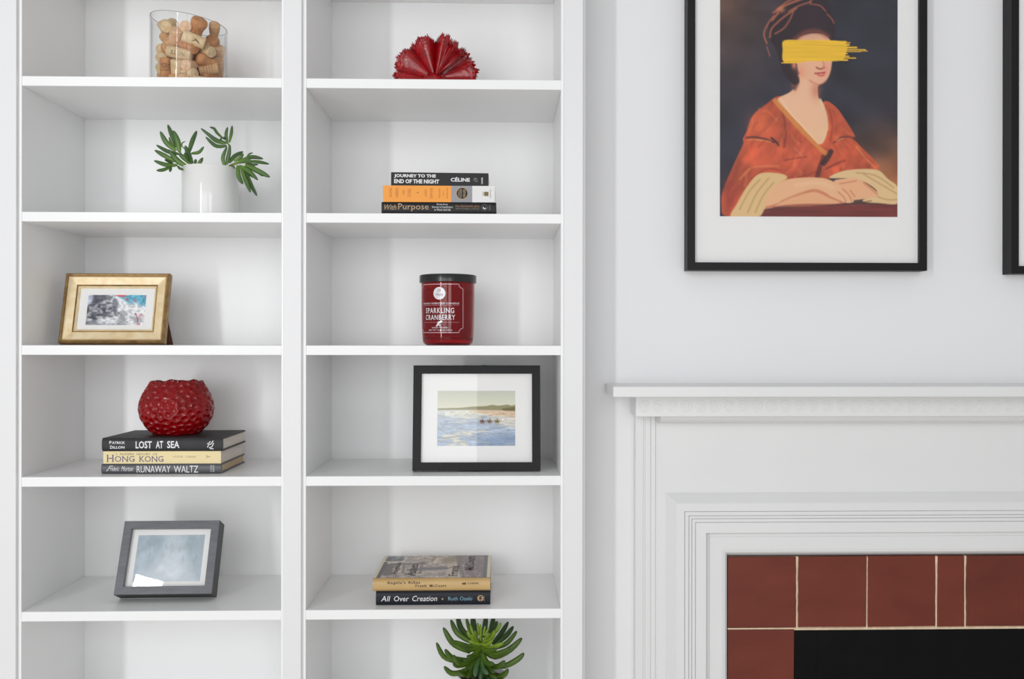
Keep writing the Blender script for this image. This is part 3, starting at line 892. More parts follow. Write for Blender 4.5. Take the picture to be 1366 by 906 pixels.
class Spine:
    """lettering on a spine: boxes are given in frame pixels, turned into metres on the spine"""
    def __init__(s, t, y, out=0.0034):
        s.t, s.y, s.out, s.o = t, y, out, t.location

    def box(s, u0, u1, v0, v1):
        a, b = at(u0, v1, s.y), at(u1, v0, s.y)
        return a.x - s.o.x, b.x - s.o.x, a.z - s.o.z, b.z - s.o.z

    def wrap(s, a, b):
        return (a, -s.out, b)

    def text(s, name, mat, items):
        mb = MB()
        for txt, u0, u1, v0, v1, kw in items:
            put_text(mb, txt, *s.box(u0, u1, v0, v1), s.wrap, **kw)
        return mb.build(name, mat, s.t)

    def strokes(s, name, mat, lines, wpx):
        mb = MB()
        for l in lines:
            pts = [s.box(u, u, v, v)[0::2] for u, v in l]
            strip2d(mb, pts, wpx * 0.0015, s.wrap)
        return mb.build(name, mat, s.t)

    def rect(s, name, mat, u0, u1, v0, v1):
        x0, x1, z0, z1 = s.box(u0, u1, v0, v1)
        return MB().add([s.wrap(x0, z0), s.wrap(x1, z0), s.wrap(x1, z1), s.wrap(x0, z1)], [(0, 1, 2, 3)]).build(name, mat, s.t)

    def disc(s, name, mat, u, v, rpx, n=24, ry=None, out=None):
        x, _, z, _ = s.box(u, u, v, v)
        o = s.out if out is None else out
        return disc2d(MB(), x, z, rpx * 0.0015, lambda a, b: (a, -o, b), n, ry=(ry * 0.0015 if ry else None)).build(name, mat, s.t)


BD = dict(bold=0.02)
SRF = dict(serif=0.06)
# --- stack under the red vase
Yb = 0.043
BG = 'book stack under the red vase'
b3 = thing('book', 'grey hardback titled RUNAWAY WALTZ, bottom of the stack under the red vase', 'book', (at(135.8, 632, Yb).x, Yb, SH[4] + .0003), group=BG)
T3 = 0.0192
hardback(b3, 0.2325, 0.172, T3, GREYC, PAGESO)
sp = Spine(b3, Yb - .003)
sp.text('title_lettering', INK_W, [('RUNAWAY', 182, 228, 621.2, 630.6, dict(serif=.05, bold=.006)), ('WALTZ', 231.5, 264.5, 621.2, 630.6, dict(serif=.05, bold=.006))])
sp.strokes('author_lettering', INK_W, [  # a flowing hand: "Frederic Morton"
    [(142, 628.5), (144, 627), (147, 621.8), (151, 622)], [(144.5, 624.8), (148, 624.6)]], 0.9)
sp.text('author_lettering', INK_W, [('rederic', 147.5, 159, 622, 628.4, dict(shear=.35)), ('Morton', 162, 177.5, 622, 628.6, dict(shear=.35))])
sp.text('publisher_lettering', INK_W, [('SIMON &', 280.8, 282.6, 620.8, 629.4, dict(rot=-1)), ('SCHUSTER', 283.6, 286, 620.6, 629.6, dict(rot=-1))])
b2 = thing('book', 'cream paperback titled HONG KONG, middle of the stack under the red vase', 'book', (at(137.8, 610, Yb + .002).x, Yb + .002, SH[4] + T3 + .0006), group=BG)
T2 = 0.0242
paperback(b2, 0.2285, 0.163, T2, CREAMC)
sp = Spine(b2, Yb + .002, 0.0004)
sp.text('title_lettering', INK_V, [('H', 142, 152.2, 606.8, 616.2, SRF), ('ONG', 153.2, 179.5, 608.5, 616.2, SRF), ('KONG', 185.5, 218, 608.5, 616.2, SRF)])
sp.text('subtitle_lettering', INK_G, [('A', 154.3, 156.8, 604.6, 607.3, SRF), ('MODERN', 159.8, 179, 604.6, 607.3, SRF), ('HISTORY', 181.8, 201, 604.6, 607.3, SRF), ('OF', 204, 209.8, 604.6, 607.3, SRF)])
sp.text('author_lettering', INK_G, [('STEVE', 231, 244, 608.2, 610.6, dict(serif=.04, spacing=1.5)), ('TSANG', 247.4, 261.2, 608.2, 610.6, dict(serif=.04, spacing=1.5))])
sp.text('publisher_mark', INK_G, [('T', 275.6, 280.2, 607.2, 611.4, dict(rot=True, serif=.08))])
b1 = thing('book', 'charcoal hardback titled LOST AT SEA, directly beneath the red vase', 'book', (at(136.6, 601, Yb).x, Yb, SH[4] + T3 + T2 + .0009), group=BG)
T1 = 0.0258
hardback(b1, 0.2335, 0.170, T1, CHAR)
sp = Spine(b1, Yb - .003)
sp.text('title_lettering', INK_W, [('LOST', 181, 202.6, 588.6, 598.4, BD), ('AT', 208, 217.6, 588.4, 598.2, BD), ('SEA', 223, 239.4, 588.4, 598, BD)])
sp.text('author_lettering', INK_W, [('P', 146, 149, 588.4, 592.4, BD), ('ATRICK', 149.5, 166.8, 589, 592.4, BD), ('D', 147, 150.2, 594.6, 598.8, BD), ('ILLON', 150.7, 166.2, 595.2, 598.6, BD)])
sp.strokes('publisher_mark', INK_W, [[(277, 597), (279, 590.5), (281, 589)], [(278, 594), (282, 592), (284.5, 588)], [(279, 597.5), (283, 596), (285, 591)], [(276.5, 592), (280, 591)], [(280, 598.5), (285, 598.8)]], 1.1)

# --- three paperbacks on the right bookcase
Yb = 0.006
BG = 'paperbacks stacked above the red candle'
c3 = thing('book', 'dark paperback titled With Purpose, bottom of the stack with the orange book', 'book', (at(509, 284, Yb).x, Yb, SH[2] + .0003), group=BG)
U3 = 0.0222
hardback(c3, 0.2215, 0.148, U3, INKY, c=0.002, rnd=0.002)
sp = Spine(c3, Yb - .002, 0.0024)
sp.text('title_lettering', INK_T, [('With', 512.4, 528.6, 273, 279.8, dict(shear=.3, serif=.05)), ('Purpose', 530.4, 571.8, 271.6, 282.0, dict(serif=.06))])
sp.text('subtitle_lettering', INK_W, [('Going from', 582.5, 597.5, 271.4, 274.2, SRF), ('Success to Significance', 576.3, 604, 275, 278, SRF), ('in Work and Life', 579.5, 601, 278.6, 281.2, SRF)])
sp.text('author_lettering', INK_O, [('Ken Dychtwald, ph.d.', 607.6, 639.6, 273.6, 277.2, SRF)])
sp.text('coauthor_lettering', INK_G, [('WITH DANIEL J. KADLEC', 607.8, 639.4, 277.8, 279.8, {})])
sp.disc('publisher_mark', INK_D, 646.4, 276.6, 4.0, out=.0023)
sp.disc('publisher_mark', INKY, 646.4, 276.6, 3.6, out=.0024)
sp.disc('publisher_mark', INK_W, 646.4, 277.0, 2.1, out=.0025)
sp.disc('publisher_mark', INKY, 646.8, 275.9, 1.9, out=.0026)
sp.text('publisher_lettering', INK_G, [('COLLINS', 652.2, 654.6, 273.6, 280.4, dict(rot=-1))])
c2 = thing('book', 'thick orange paperback with grey and white bands, middle of the stack above the red candle', 'book', (at(511, 269, Yb).x, Yb, SH[2] + U3 + .0006), group=BG)
U2 = 0.0318
W2 = at(660, 260, Yb).x - at(511, 260, Yb).x
s1, s2 = at(602, 260, Yb).x - c2.location.x, at(630, 260, Yb).x - c2.location.x
paperback(c2, W2, 0.14, U2, [ORANGE, SLATE, WHITEC], [(0, s1), (s1, s2), (s2, W2)])
sp = Spine(c2, Yb, 0.0004)
RT = dict(rot=True, serif=.05)
sp.text('title_lettering', INK_BR, [('GUNS,', 519.4, 523.4, 250, 263.4, RT), ('GERMS,', 527.6, 531.8, 250, 263.6, RT), ('AND', 537, 539.6, 253.4, 259.4, RT), ('STEEL', 543.8, 548, 251.4, 262.6, RT)])
sp.text('author_lettering', INK_BR, [('JARED', 566.6, 570, 252.8, 262, RT), ('DIAMOND', 573.8, 577, 250.6, 265, RT)])
sp.text('edition_lettering', INK_BR, [('WITH A NEW', 585.2, 587.4, 251.4, 264, RT), ('ABOUT', 590.6, 592.2, 255, 261, RT), ('AFTERWORD', 595.6, 597.4, 250.8, 265, RT)])
sp.disc('title_dot', INK_D, 557.2, 256.8, 0.9)
sp.disc('prize_seal', OCHRE, 616.4, 258, 7.8)
sp.disc('prize_seal', NAVY, 616.4, 258, 7.1, out=.0006)
sp.out = .0008
sp.text('seal_lettering', OCHRE, [('WINNER OF', 611.2, 612.8, 253, 263, RT), ('PULITZER', 613.6, 616, 252, 264, RT), ('PRIZE', 618, 621, 252.8, 263.4, RT)])
sp.out = .0004
sp.rect('publisher_mark', material('olive_gold_ink', (128, 104, 58), 0.5), 646, 651.6, 256, 261.6)
sp.text('publisher_lettering', INK_G, [('NORTON', 653.4, 655, 252.8, 264.4, RT), ('W', 643.4, 646.2, 255.8, 261.4, dict(rot=True))])
c1 = thing('book', 'black paperback titled JOURNEY TO THE END OF THE NIGHT, topmost above the orange book', 'book', (at(521.6, 247, Yb + .004).x, Yb + .004, SH[2] + U3 + U2 + .0009), (0, math.radians(0.35), 0), group=BG)
U1 = 0.0262
paperback(c1, 0.1885, 0.125, U1, INKY)
sp = Spine(c1, Yb + .004, 0.0004)
sp.text('title_lettering', INK_W, [('JOURNEY TO THE', 525.8, 581.4, 232.4, 237.6, dict(bold=.035)), ('END OF THE NIGHT', 525.8, 585.8, 239.2, 244.4, dict(bold=.035))])
sp.text('author_lettering', INK_W, [('CÉLINE', 601.2, 626.8, 235.8, 241.8, dict(bold=.03))])
sp.strokes('publisher_mark', INK_D, [[(631, 240), (634, 238.6), (637, 239)], [(633, 241.6), (637.6, 241)], [(632, 237.6), (636, 237)]], 1.2)
sp.text('publisher_lettering', INK_W, [('CALDER', 642, 644, 236, 245, dict(rot=True, bold=.03))])

# --- two hardbacks low in the right bookcase
Yb = 0.032
BG = 'two hardbacks low in the right bookcase'
d2 = thing('book', 'navy hardback titled All Over Creation, under the ochre-spined book', 'book', (at(501.6, 806, Yb).x, Yb, SH[5] + .0003), group=BG)
V2 = 0.0277
hardback(d2, 0.2235, 0.165, V2, NAVY)
sp = Spine(d2, Yb - .003)
sp.text('title_lettering', INK_W, [('All', 508, 521, 795.2, 802.4, dict(shear=.2, serif=.03)), ('Over', 525.6, 545.4, 795.2, 802.4, dict(shear=.1)), ('Creation', 550, 583.2, 794.8, 802.2, dict(shear=.2, serif=.03))])
sp.disc('title_dot', INK_T, 590.3, 799.2, 1.4, n=4)
sp.text('author_lettering', INK_B, [('Ruth Ozeki', 598, 629.8, 796, 801.2, {})])
sp.disc('publisher_mark', INK_T, 641, 798.2, 4.1)
sp.out = .0037
sp.strokes('publisher_mark', NAVY, [[(638.4, 798.6), (643.8, 798.6)], [(640, 795), (640, 802)], [(641.6, 794.8), (641.6, 802.4)], [(639, 796.6), (643, 796.4)]], 0.8)
sp.out = .0034
sp.text('publisher_lettering', INK_G, [('VIKING', 645.4, 646.8, 794.6, 802.2, dict(rot=-1))])
d1 = thing('book', "ochre-spined hardback titled Angela's Ashes with a sepia photo jacket, top of two", 'book', (at(497.6, 786, Yb - .002).x, Yb - .002, SH[5] + V2 + .0006), group=BG)
V1, W1, DP1 = 0.0250, 0.2295, 0.2
hardback(d1, W1, DP1, V1, OCHRE, rnd=.006)
MB().box(W1 - .0030, W1 - .0018, 0.004, DP1 - 0.001, 0.003, V1 - .003).build('inner_board', MAROON, d1)
sp = Spine(d1, Yb - .007, .0064)
sp.text('title_lettering', INK_K, [("Angela's", 516, 541, 775.4, 780.2, dict(serif=.07, bold=.012, spacing=1.3)), ('Ashes', 544, 560.2, 775, 778.8, dict(serif=.07, bold=.012, spacing=1.3))])
sp.text('author_lettering', INK_K, [('Frank', 554, 569.8, 779.6, 783.2, dict(serif=.07, bold=.012, spacing=1.2)), ('McCourt', 573, 595.4, 779.4, 783.2, dict(serif=.07, bold=.012, spacing=1.2))])
sp.text('publisher_lettering', INK_K, [('SCRIBNER', 623.4, 639, 777, 779.2, dict(serif=.05))])
sp.strokes('publisher_mark', INK_K, [[(616, 778.6), (619, 777.6), (620.4, 778.6)], [(617, 779.2), (620, 779.2)], [(620.8, 776.6), (621, 780)]], 1.0)
q = Paint(0, 140, 0, 100, 200, 140, (176, 160, 150))   # x along the spine, y from the back edge to the spine
cell = np.abs(((q.X + 6 * (np.floor(q.Y / 7) % 2)) / 12 + 0.3 * q.noise(14, 9, 3)) % 1 - 0.5) * 2
row = np.abs((q.Y / 7 + 0.2 * q.noise(20, 8, 4)) % 1 - 0.5) * 2
q.shade(-np.maximum(np.clip((cell - .82) * 5, 0, 1), np.clip((row - .75) * 4, 0, 1)), 0.35)
q.shade(q.noise(9, 7, 6, 4), 0.45)
q.poly([(96, -2), (142, -2), (142, 102), (112, 102), (104, 60)], (112, 94, 92), 5, smooth=False)
q.poly([(86, 40), (102, 36), (108, 102), (90, 102)], (186, 170, 156), 4)
for pts, ww, c in (([(16, 40), (52, 38), (52, 34)], 7, (82, 68, 70)), ([(52, 36), (54, 82)], 3.4, (88, 72, 72)), ([(12, 44), (14, 84)], 12, (84, 70, 70)), ([(30, 44), (33, 82)], 2.6, (86, 70, 70)), ([(16, 84), (54, 82)], 2, (110, 94, 90)), ([(42, 64), (50, 64)], 7, (92, 78, 74)),
                   ([(56, 62), (82, 60)], 12, (84, 80, 84)), ([(96, 0), (100, 40), (108, 100)], 6, (92, 76, 80)), ([(20, 16), (30, 18)], 8, (150, 132, 122))):
    q.stroke(pts, ww, c, 3, 0.9)
rr = random.Random(5)
for k in range(70):
    x = rr.uniform(104, 134)
    q.spot(x, rr.uniform(2, 98), .8, 1.4, (214, 202, 188), .7)
q.spot(86, 22, 10.5, 15, (128, 112, 80), 1.0)
q.spot(86, 22, 8, 11, (134, 118, 84), 1.0)
q.stroke([(66, 4), (64, 30)], 4, (132, 116, 84), 2, .9)
q.poly([(4, 4), (26, 4), (26, 26), (4, 26)], (92, 102, 102), 1, smooth=False)
q.shade(np.where((q.X > 4) & (q.X < 26) & (q.Y > 4) & (q.Y < 26), q.noise(6, 8, 17), 0), 0.9)
q.stroke([(4, 4), (27, 4), (27, 27), (4, 27), (4, 4)], 1.2, (190, 206, 200), 1)
q.poly([(0, 0), (3.2, 0), (3.2, 100), (0, 100)], (206, 194, 172), 0.8, smooth=False)
q.poly([(3.4, 30), (8, 30), (8, 100), (3.4, 100)], (62, 54, 54), 1, smooth=False)
q.poly([(131, 0), (135.5, 0), (135.5, 100), (131, 100)], (70, 72, 76), 1, smooth=False)
q.poly([(135.6, 0), (140, 0), (140, 100), (135.6, 100)], (206, 194, 172), 0.8, smooth=False)
q.img = np.clip((q.img - 128) * 1.22 + 132, 0, 255)
q.mesh('jacket_print', W1, DP1 - 0.002, V1 + .0004, d1, COVERPRINT, x0=0, z0=0.0016, flat=True)
fl = lambda a, b: (a, b, V1 + .0007)
INK_J = material('grey_jacket_ink', (78, 76, 78), 0.5)
for txt, *box_, sf, bo in (('Frank', 0.146, 0.164, 0.012, 0.108, .08, .015), ('McCourt', 0.176, 0.195, 0.060, 0.190, .08, .015), ("Angela's", 0.030, 0.046, 0.030, 0.135, .08, .01), ('Ashes', 0.060, 0.080, 0.015, 0.118, .08, .015)):
    put_text(MB(), txt, *box_, fl, rot=True, serif=sf, bold=bo).build('jacket_lettering', INK_J, d1)   # reads from the spine edge upwards

# ------------------------------------------------------------------ red dimpled vase on the books
zv = SH[4] + T3 + T2 + T1 + .0012
vb = at(235.6, 577, 0.13)
VH, VR = 0.1075, 0.0735
vase = thing('vase', 'glossy red vase with a dimpled surface standing on the stack of three books', 'vase', (vb.x, 0.13, zv))
nu, nv = 400, 170
tt = np.linspace(0, 1, nv)
kz = [0, 0.015, 0.06, 0.16, 0.32, 0.48, 0.62, 0.78, 0.9, 1.0]
kr = [0.60, 0.645, 0.70, 0.83, 0.955, 1.0, 0.975, 0.88, 0.775, 0.69]
rz = np.interp(tt, kz, kr)
for _ in range(14):
    rz[1:-1] = (rz[:-2] + 2 * rz[1:-1] + rz[2:]) / 4
th = np.linspace(0, 2 * np.pi, nu, endpoint=False)
TTg, THg = np.meshgrid(tt, th, indexing='ij')
Rg = rz[:, None] * VR * np.ones_like(THg)
Pg = np.stack([Rg * np.cos(THg), Rg * np.sin(THg), TTg * VH], -1)
cand = Pg.reshape(-1, 3)[RNG.permutation(nu * nv)]
cells = [cand[0]]
for c_ in cand[1:6000]:                      # dimples scattered a minimum distance apart
    if np.min(np.sum((np.array(cells) - c_) ** 2, 1)) > 0.0112 ** 2:
        cells.append(c_)
cells = np.array(cells)
f1, f2 = np.zeros(Pg.shape[:2]), np.zeros(Pg.shape[:2])
for i in range(nv):
    D = np.sum((Pg[i][:, None] - cells[None]) ** 2, 2)
    D.partition(1, axis=1)
    f1[i], f2[i] = np.sqrt(D[:, 0]), np.sqrt(D[:, 1])
e = np.clip((f2 - f1) / 0.0085, 0, 1)                # 0 on the ridge between two dimples
disp = -0.0034 * (1 - np.minimum(f1 / 0.0066, 1) ** 2) + 0.0012 - 0.0006 * np.clip((f2 - f1) / 0.002, 0, 1)
disp *= np.clip(TTg / 0.04, 0, 1)
Rg2 = Rg + disp
Zg = TTg * VH + np.where(TTg > 0.93, (TTg - 0.93) / 0.07, 0) * (0.0012 * np.sin(7 * THg) + 0.0008 * np.sin(12 * THg + 1))
body = MB()
body.grid([[(Rg2[i, j] * math.cos(th[j]), Rg2[i, j] * math.sin(th[j]), Zg[i, j]) for j in range(nu)] for i in range(nv)], cv=True)
body.build('body', REDGLAZE, vase, smooth=True, angle=80)
inn = MB()
lip = [[((Rg2[-1, j] - q_) * math.cos(th[j]), (Rg2[-1, j] - q_) * math.sin(th[j]), Zg[-1, j] + h_) for j in range(nu)] for q_, h_ in ((0, 0), (.0010, .0007), (.0025, .0007), (.0034, 0))]
lip += [[((rz[i_] * VR - 0.0075) * math.cos(a_), (rz[i_] * VR - 0.0075) * math.sin(a_), min(tt[i_] * VH, VH * .93)) for a_ in th] for i_ in range(nv - 8, 8, -8)]
inn.grid(lip, cv=True)
inn.build('inside', REDGLAZE, vase, smooth=True)
MB().lathe([(0.0001, 0.001), (0.6 * VR, 0.0)], 48).build('base', REDGLAZE, vase)

# ------------------------------------------------------------------ red coral ornament
cb = at(581.5, 106, 0.12)
coral = thing('coral_ornament', 'glossy red ruffled coral ornament alone on the top shelf of the right bookcase', 'ornament', (cb.x, 0.12, SH[1] + .0006))


def fan(ang, hw, L, y0, lean, cup, ruffle, k, phase, base=(0, 0), teeth=0.05, z0=0.004):
    ns, nt = 30, 70
    rg = np.random.default_rng(int(phase * 100))
    jit = rg.uniform(-1, 1, nt)
    P, Q = [], []
    for i in range(ns):
        s = 0.06 + 0.94 * i / (ns - 1)
        row = []
        for j in range(nt):
            t = -1 + 2 * j / (nt - 1)
            a = math.radians(ang + hw * t)
            edge = max(0, (s - 0.8) / 0.2)
            r = L * s * (1 - 0.10 * t * t) + L * teeth * jit[j] * edge ** 2 + 0.02 * L * math.sin(k * t * 3 + phase) * s ** 3
            ridge = 0.0013 * math.sin(40 * s + 2 * math.sin(3 * t)) * max(0, s - 0.6) * 3
            y = y0 + lean * s * L + cup * L * (t * t) * s + ruffle * L * math.sin(k * t + phase) * s ** 1.6 + ridge + 0.0012 * jit[(j * 7) % nt] * edge
            row.append((base[0] + r * math.cos(a), y, max(base[1] + r * math.sin(a), z0 * 0.2)))
        P.append(row)
    T = 0.0042
    Q = [[(x, y + T * (1.2 - 0.7 * i / ns), z) for x, y, z in r] for i, r in enumerate(P)]
    mb = MB()
    mb.grid(P)
    o = len(mb.v)
    mb.grid([r[::-1] for r in Q])
    n, m = ns, nt
    rim = [(i, 0) for i in range(n)] + [(n - 1, j) for j in range(m)] + [(i, m - 1) for i in range(n - 1, -1, -1)]
    for (a, b), (c, d) in zip(rim, rim[1:]):
        mb.f.append((a * m + b, c * m + d, o + c * m + (m - 1 - d), o + a * m + (m - 1 - b)))
        mb.m.append(0)
    return mb.build('coral_lobe', REDCORAL, coral, smooth=True, angle=60)


for a in ((148, 21, .088, -.010, -.16, .26, .05, 3, 1.1), (174, 22, .085, -.004, -.10, .26, .05, 4, 2.3), (110, 20, .090, -.016, -.10, .34, .06, 3, .4), (74, 17, .089, -.022, -.10, .36, .07, 4, 3.2),
          (92, 60, .080, .024, .10, .1, .08, 9, .9), (40, 20, .086, -.006, -.05, .34, .09, 5, 2.0), (10, 20, .087, -.018, -.18, .34, .06, 3, 1.7), (24, 34, .080, .022, .2, .1, .08, 7, 2.7), (142, 40, .080, .024, .2, .1, .08, 7, 4.1),
          (52, 15, .074, -.030, -.44, .36, .16, 6, 5.0), (196, 22, .078, -.012, -.1, .2, .05, 3, 3.0), (-16, 22, .080, -.016, -.1, .2, .05, 3, 2.2)):
    fan(*a, base=(0, .028))
MB().lathe([(0.001, 0.044), (0.02, 0.040), (0.036, 0.026), (0.046, 0.0), (0.001, 0.0)], 32).build('coral_base', REDCORAL, coral, smooth=True)

# ------------------------------------------------------------------ candle
cy_ = 0.12
cx_ = at(597.5, 455, cy_).x
can = thing('candle', 'deep red glass jar candle with a black lid, lettered SPARKLING CRANBERRY', 'candle', (cx_, cy_, SH[3] + .0002))
CR = 0.0545
H0 = 0.1335
jr = [(0.0005, 0.0), (CR - 0.013, 0.0), (CR - 0.0085, 0.0012), (CR - 0.004, 0.005), (CR - 0.0025, 0.011), (CR - 0.0012, 0.03), (CR, 0.08), (CR + 0.0002, H0 - 0.004), (CR - 0.001, H0), (CR - 0.003, H0), (CR - 0.0035, H0 - 0.004), (CR - 0.004, 0.08), (CR - 0.0052, 0.03), (CR - 0.0075, 0.016), (CR - 0.016, 0.0125), (0.0005, 0.0125)]
MB().lathe(jr, 64).build('glass_jar', REDGLASS, can, smooth=True)
MB().lathe([(0.0005, 0.0129), (CR - 0.0164, 0.0129), (CR - 0.0079, 0.0164), (CR - 0.0056, 0.0302), (CR - 0.0044, 0.08), (CR - 0.0042, 0.112), (0.0005, 0.112)], 64).build('wax', WAX, can, smooth=True)
LR = 0.0585
lid = MB().lathe([(LR - 0.006, H0 - 0.006), (LR - 0.0008, H0 - 0.0062), (LR, H0 - 0.0052), (LR, H0 + 0.0075), (LR - 0.001, H0 + 0.0092), (LR - 0.004, H0 + 0.0102), (0.0005, H0 + 0.0106)], 64)
lid.lathe([(0.0005, H0 - 0.001), (LR - 0.006, H0 - 0.001), (LR - 0.006, H0 - 0.006)], 64)
lid.build('lid', LID, can, smooth=True)
A0 = math.radians(-17)


def cyl(a, b):                               # a: arc length in units of the radius from the label centre, b: height
    q_ = A0 + a
    r = CR + 0.0006
    return (r * math.sin(q_), -r * math.cos(q_), b)


zc = lambda v: 1.35 + (455 - v) * (2.005 - 0.05) / 1300 - SH[3]
uc = lambda u: math.asin(max(-1, min(1, (u - 597.5) / 35.4))) + math.radians(3.1) - A0
outl = []
hw_, zt_, zb_, nr = 0.93, zc(379.6), zc(444.0), 0.17
nz_ = 0.0085
for sx, sz, st_ in ((1, 1, 0), (1, -1, 1), (-1, -1, 2), (-1, 1, 3)):
    cxx, czz = sx * hw_, (zt_ if sz > 0 else zb_)
    arc = [(cxx - sx * nr * math.cos(t_), czz - sz * nz_ * math.sin(t_)) for t_ in [math.pi / 2 * i / 6 for i in range(7)]]
    if sx * sz > 0:
        arc = arc[::-1]
    if sx > 0 and sz > 0:
        arc = arc[::1]
    outl.append(arc)
poly_ = []
# walk: top right -> bottom right -> bottom left -> top left
poly_ += [(hw_ - nr, zt_)] + [(hw_ - nr * math.cos(t_), zt_ - nz_ * math.sin(t_)) for t_ in [math.pi / 2 * i / 5 for i in range(1, 6)]]
poly_[0] = (hw_ - nr, zt_)
poly_ += [(hw_, zt_ - nz_), (hw_, zb_ + nz_)]
poly_ += [(hw_ - nr * math.sin(t_), zb_ + nz_ - nz_ * 0 - nz_ * (1 - math.cos(t_))) for t_ in [math.pi / 2 * i / 5 for i in range(1, 6)]]


def notch(sx, top):
    z, d = (zt_, -1) if top else (zb_, 1)
    # concave quarter arc about the rectangle's corner
    return [(sx * (hw_ - nr * math.cos(t_)), z + d * nz_ * math.sin(t_)) for t_ in [math.pi / 2 * i / 6 for i in range(7)]]


ol = notch(1, True) + notch(1, False)[::-1]
ol += notch(-1, False) + notch(-1, True)[::-1]
dense = []
for i in range(len(ol)):
    a_, b_ = Vector(ol[i]), Vector(ol[(i + 1) % len(ol)])
    m_ = max(1, int(abs(a_.x - b_.x) / 0.09))
    dense += [tuple(a_.lerp(b_, k / m_)) for k in range(m_)]


def cstrip(mb, pts, wz):                     # printed line on the glass: width given in metres
    n_ = len(pts)
    Lr, Rr_ = [], []
    for i in range(n_):
        a_, b_ = pts[i - 1], pts[(i + 1) % n_]
        tx, tz = (b_[0] - a_[0]) * CR, b_[1] - a_[1]
        l_ = math.hypot(tx, tz) or 1
        nx_, nz2 = -tz / l_ * wz / 2, tx / l_ * wz / 2
        Lr.append(cyl(pts[i][0] + nx_ / CR, pts[i][1] + nz2))
        Rr_.append(cyl(pts[i][0] - nx_ / CR, pts[i][1] - nz2))
    return mb.grid([Lr, Rr_], cv=True)


mb = MB()
cstrip(mb, dense, 0.0019)
mb.build('label_border', INK_CP, can)
mb = MB()
zz = zc(391.8)
ks_ = [-1 + 2 * k / 16 for k in range(17)]
mb.grid([[cyl(0.03 + 0.232 * a_, zz + 0.0126 * math.sqrt(max(0, 1 - a_ * a_)) * b_) for b_ in (-1, 0, 1)] for a_ in [math.sin(math.pi / 2 * k) for k in ks_]])
mb.build('label_disc', INK_CW, can)
cyl2 = lambda a, b: tuple(Vector(cyl(a, b)) + Vector((math.sin(A0 + a), -math.cos(A0 + a), 0)) * 0.0003)
mb = MB()
put_text(mb, 'DW', -0.04, 0.10, zc(390), zc(386), cyl2, shear=.3)
put_text(mb, 'Home', -0.10, 0.17, zc(395), zc(391.4), cyl2, shear=.3)
mb.build('disc_lettering', INK_D, can)
mb = MB()
put_text(mb, 'SPARKLING', uc(569.3), uc(605.6), zc(418.2), zc(411.0), cyl, spacing=1.15, bold=.012)
put_text(mb, 'CRANBERRY', uc(569.0), uc(606.8), zc(427.2), zc(420.2), cyl, spacing=1.15, bold=.012)
put_text(mb, 'RICHLY SCENTED CANDLE', uc(566.2), uc(612), zc(406.2), zc(404.0), cyl, bold=.01)
put_text(mb, 'HAND POURED', uc(577), uc(598), zc(438.4), zc(436.6), cyl)
put_text(mb, 'NET WT 15.8 OZ 448 G', uc(573), uc(603), zc(441.4), zc(440.0), cyl, bold=.02)
mb.build('label_lettering', INK_CW, can)
mb = MB()
for v in (407.6, 430.4):
    pts = [(uc(567) + (uc(612) - uc(567)) * k / 14, zc(v)) for k in range(15)]
    mb.grid([[cyl(a, b + .0003) for a, b in pts], [cyl(a, b - .0003) for a, b in pts]])
mb.build('label_rule', INK_CP, can)
mb = MB()
for du, dv, ru, rv in ((586.2, 430.6, 2.2, 1.6), (589, 429.4, 1.8, 1.4), (585, 433, 1.6, 1.8), (583.4, 435, 1.3, 1.2), (587.4, 434.4, 1.2, 1.2)):
    c_ = uc(du)
    mb.add([cyl2(c_ + ru / 35.4 * math.cos(2 * math.pi * k / 10), zc(dv) + rv * .0015 * math.sin(2 * math.pi * k / 10)) for k in range(10)], [tuple(range(10))])
mb.build('berry_sprig', INK_CW, can)


# ------------------------------------------------------------------ potted succulents
def leaf(parent, pts, r, colb, colt, flat=0.75, n=10, tipr=0.30, baser=0.55, name='leaf', peak=0.5):
    c3d = np.array([tuple(p_) for p_ in pts])
    cm = catmull(c3d, 8, closed=False)
    idx = np.linspace(0, len(cm) - 1, n)
    P = [Vector([np.interp(i, range(len(cm)), cm[:, k]) for k in range(3)]) for i in idx]
    rad = []
    for i in range(n):
        t = i / (n - 1)
        q_ = baser + (1 - baser) * math.sin(min(t / peak, 1) * math.pi / 2) if t < peak else tipr + (1 - tipr) * math.cos((t - peak) / (1 - peak) * math.pi / 2) ** 0.8
        rad.append(r * q_)
    d = (P[-1] - P[-2]).normalized()
    P.append(P[-1] + d * r * tipr * 0.7)
    rad.append(r * tipr * 0.35)
    mb = MB().tube(P, rad, 8, flat)
    cols = []
    for i in range(len(P)):
        t = i / (len(P) - 1)
        k = t ** 0.8
        c = [lin(colb)[q_] * (1 - k) + lin(colt)[q_] * k for q_ in range(3)]
        if t > 0.86:
            c = [x * 0.75 for x in c]
        cols += [c + [1]] * 8
    return mb.build(name, LEAF, parent, smooth=True, angle=70, cols=cols)


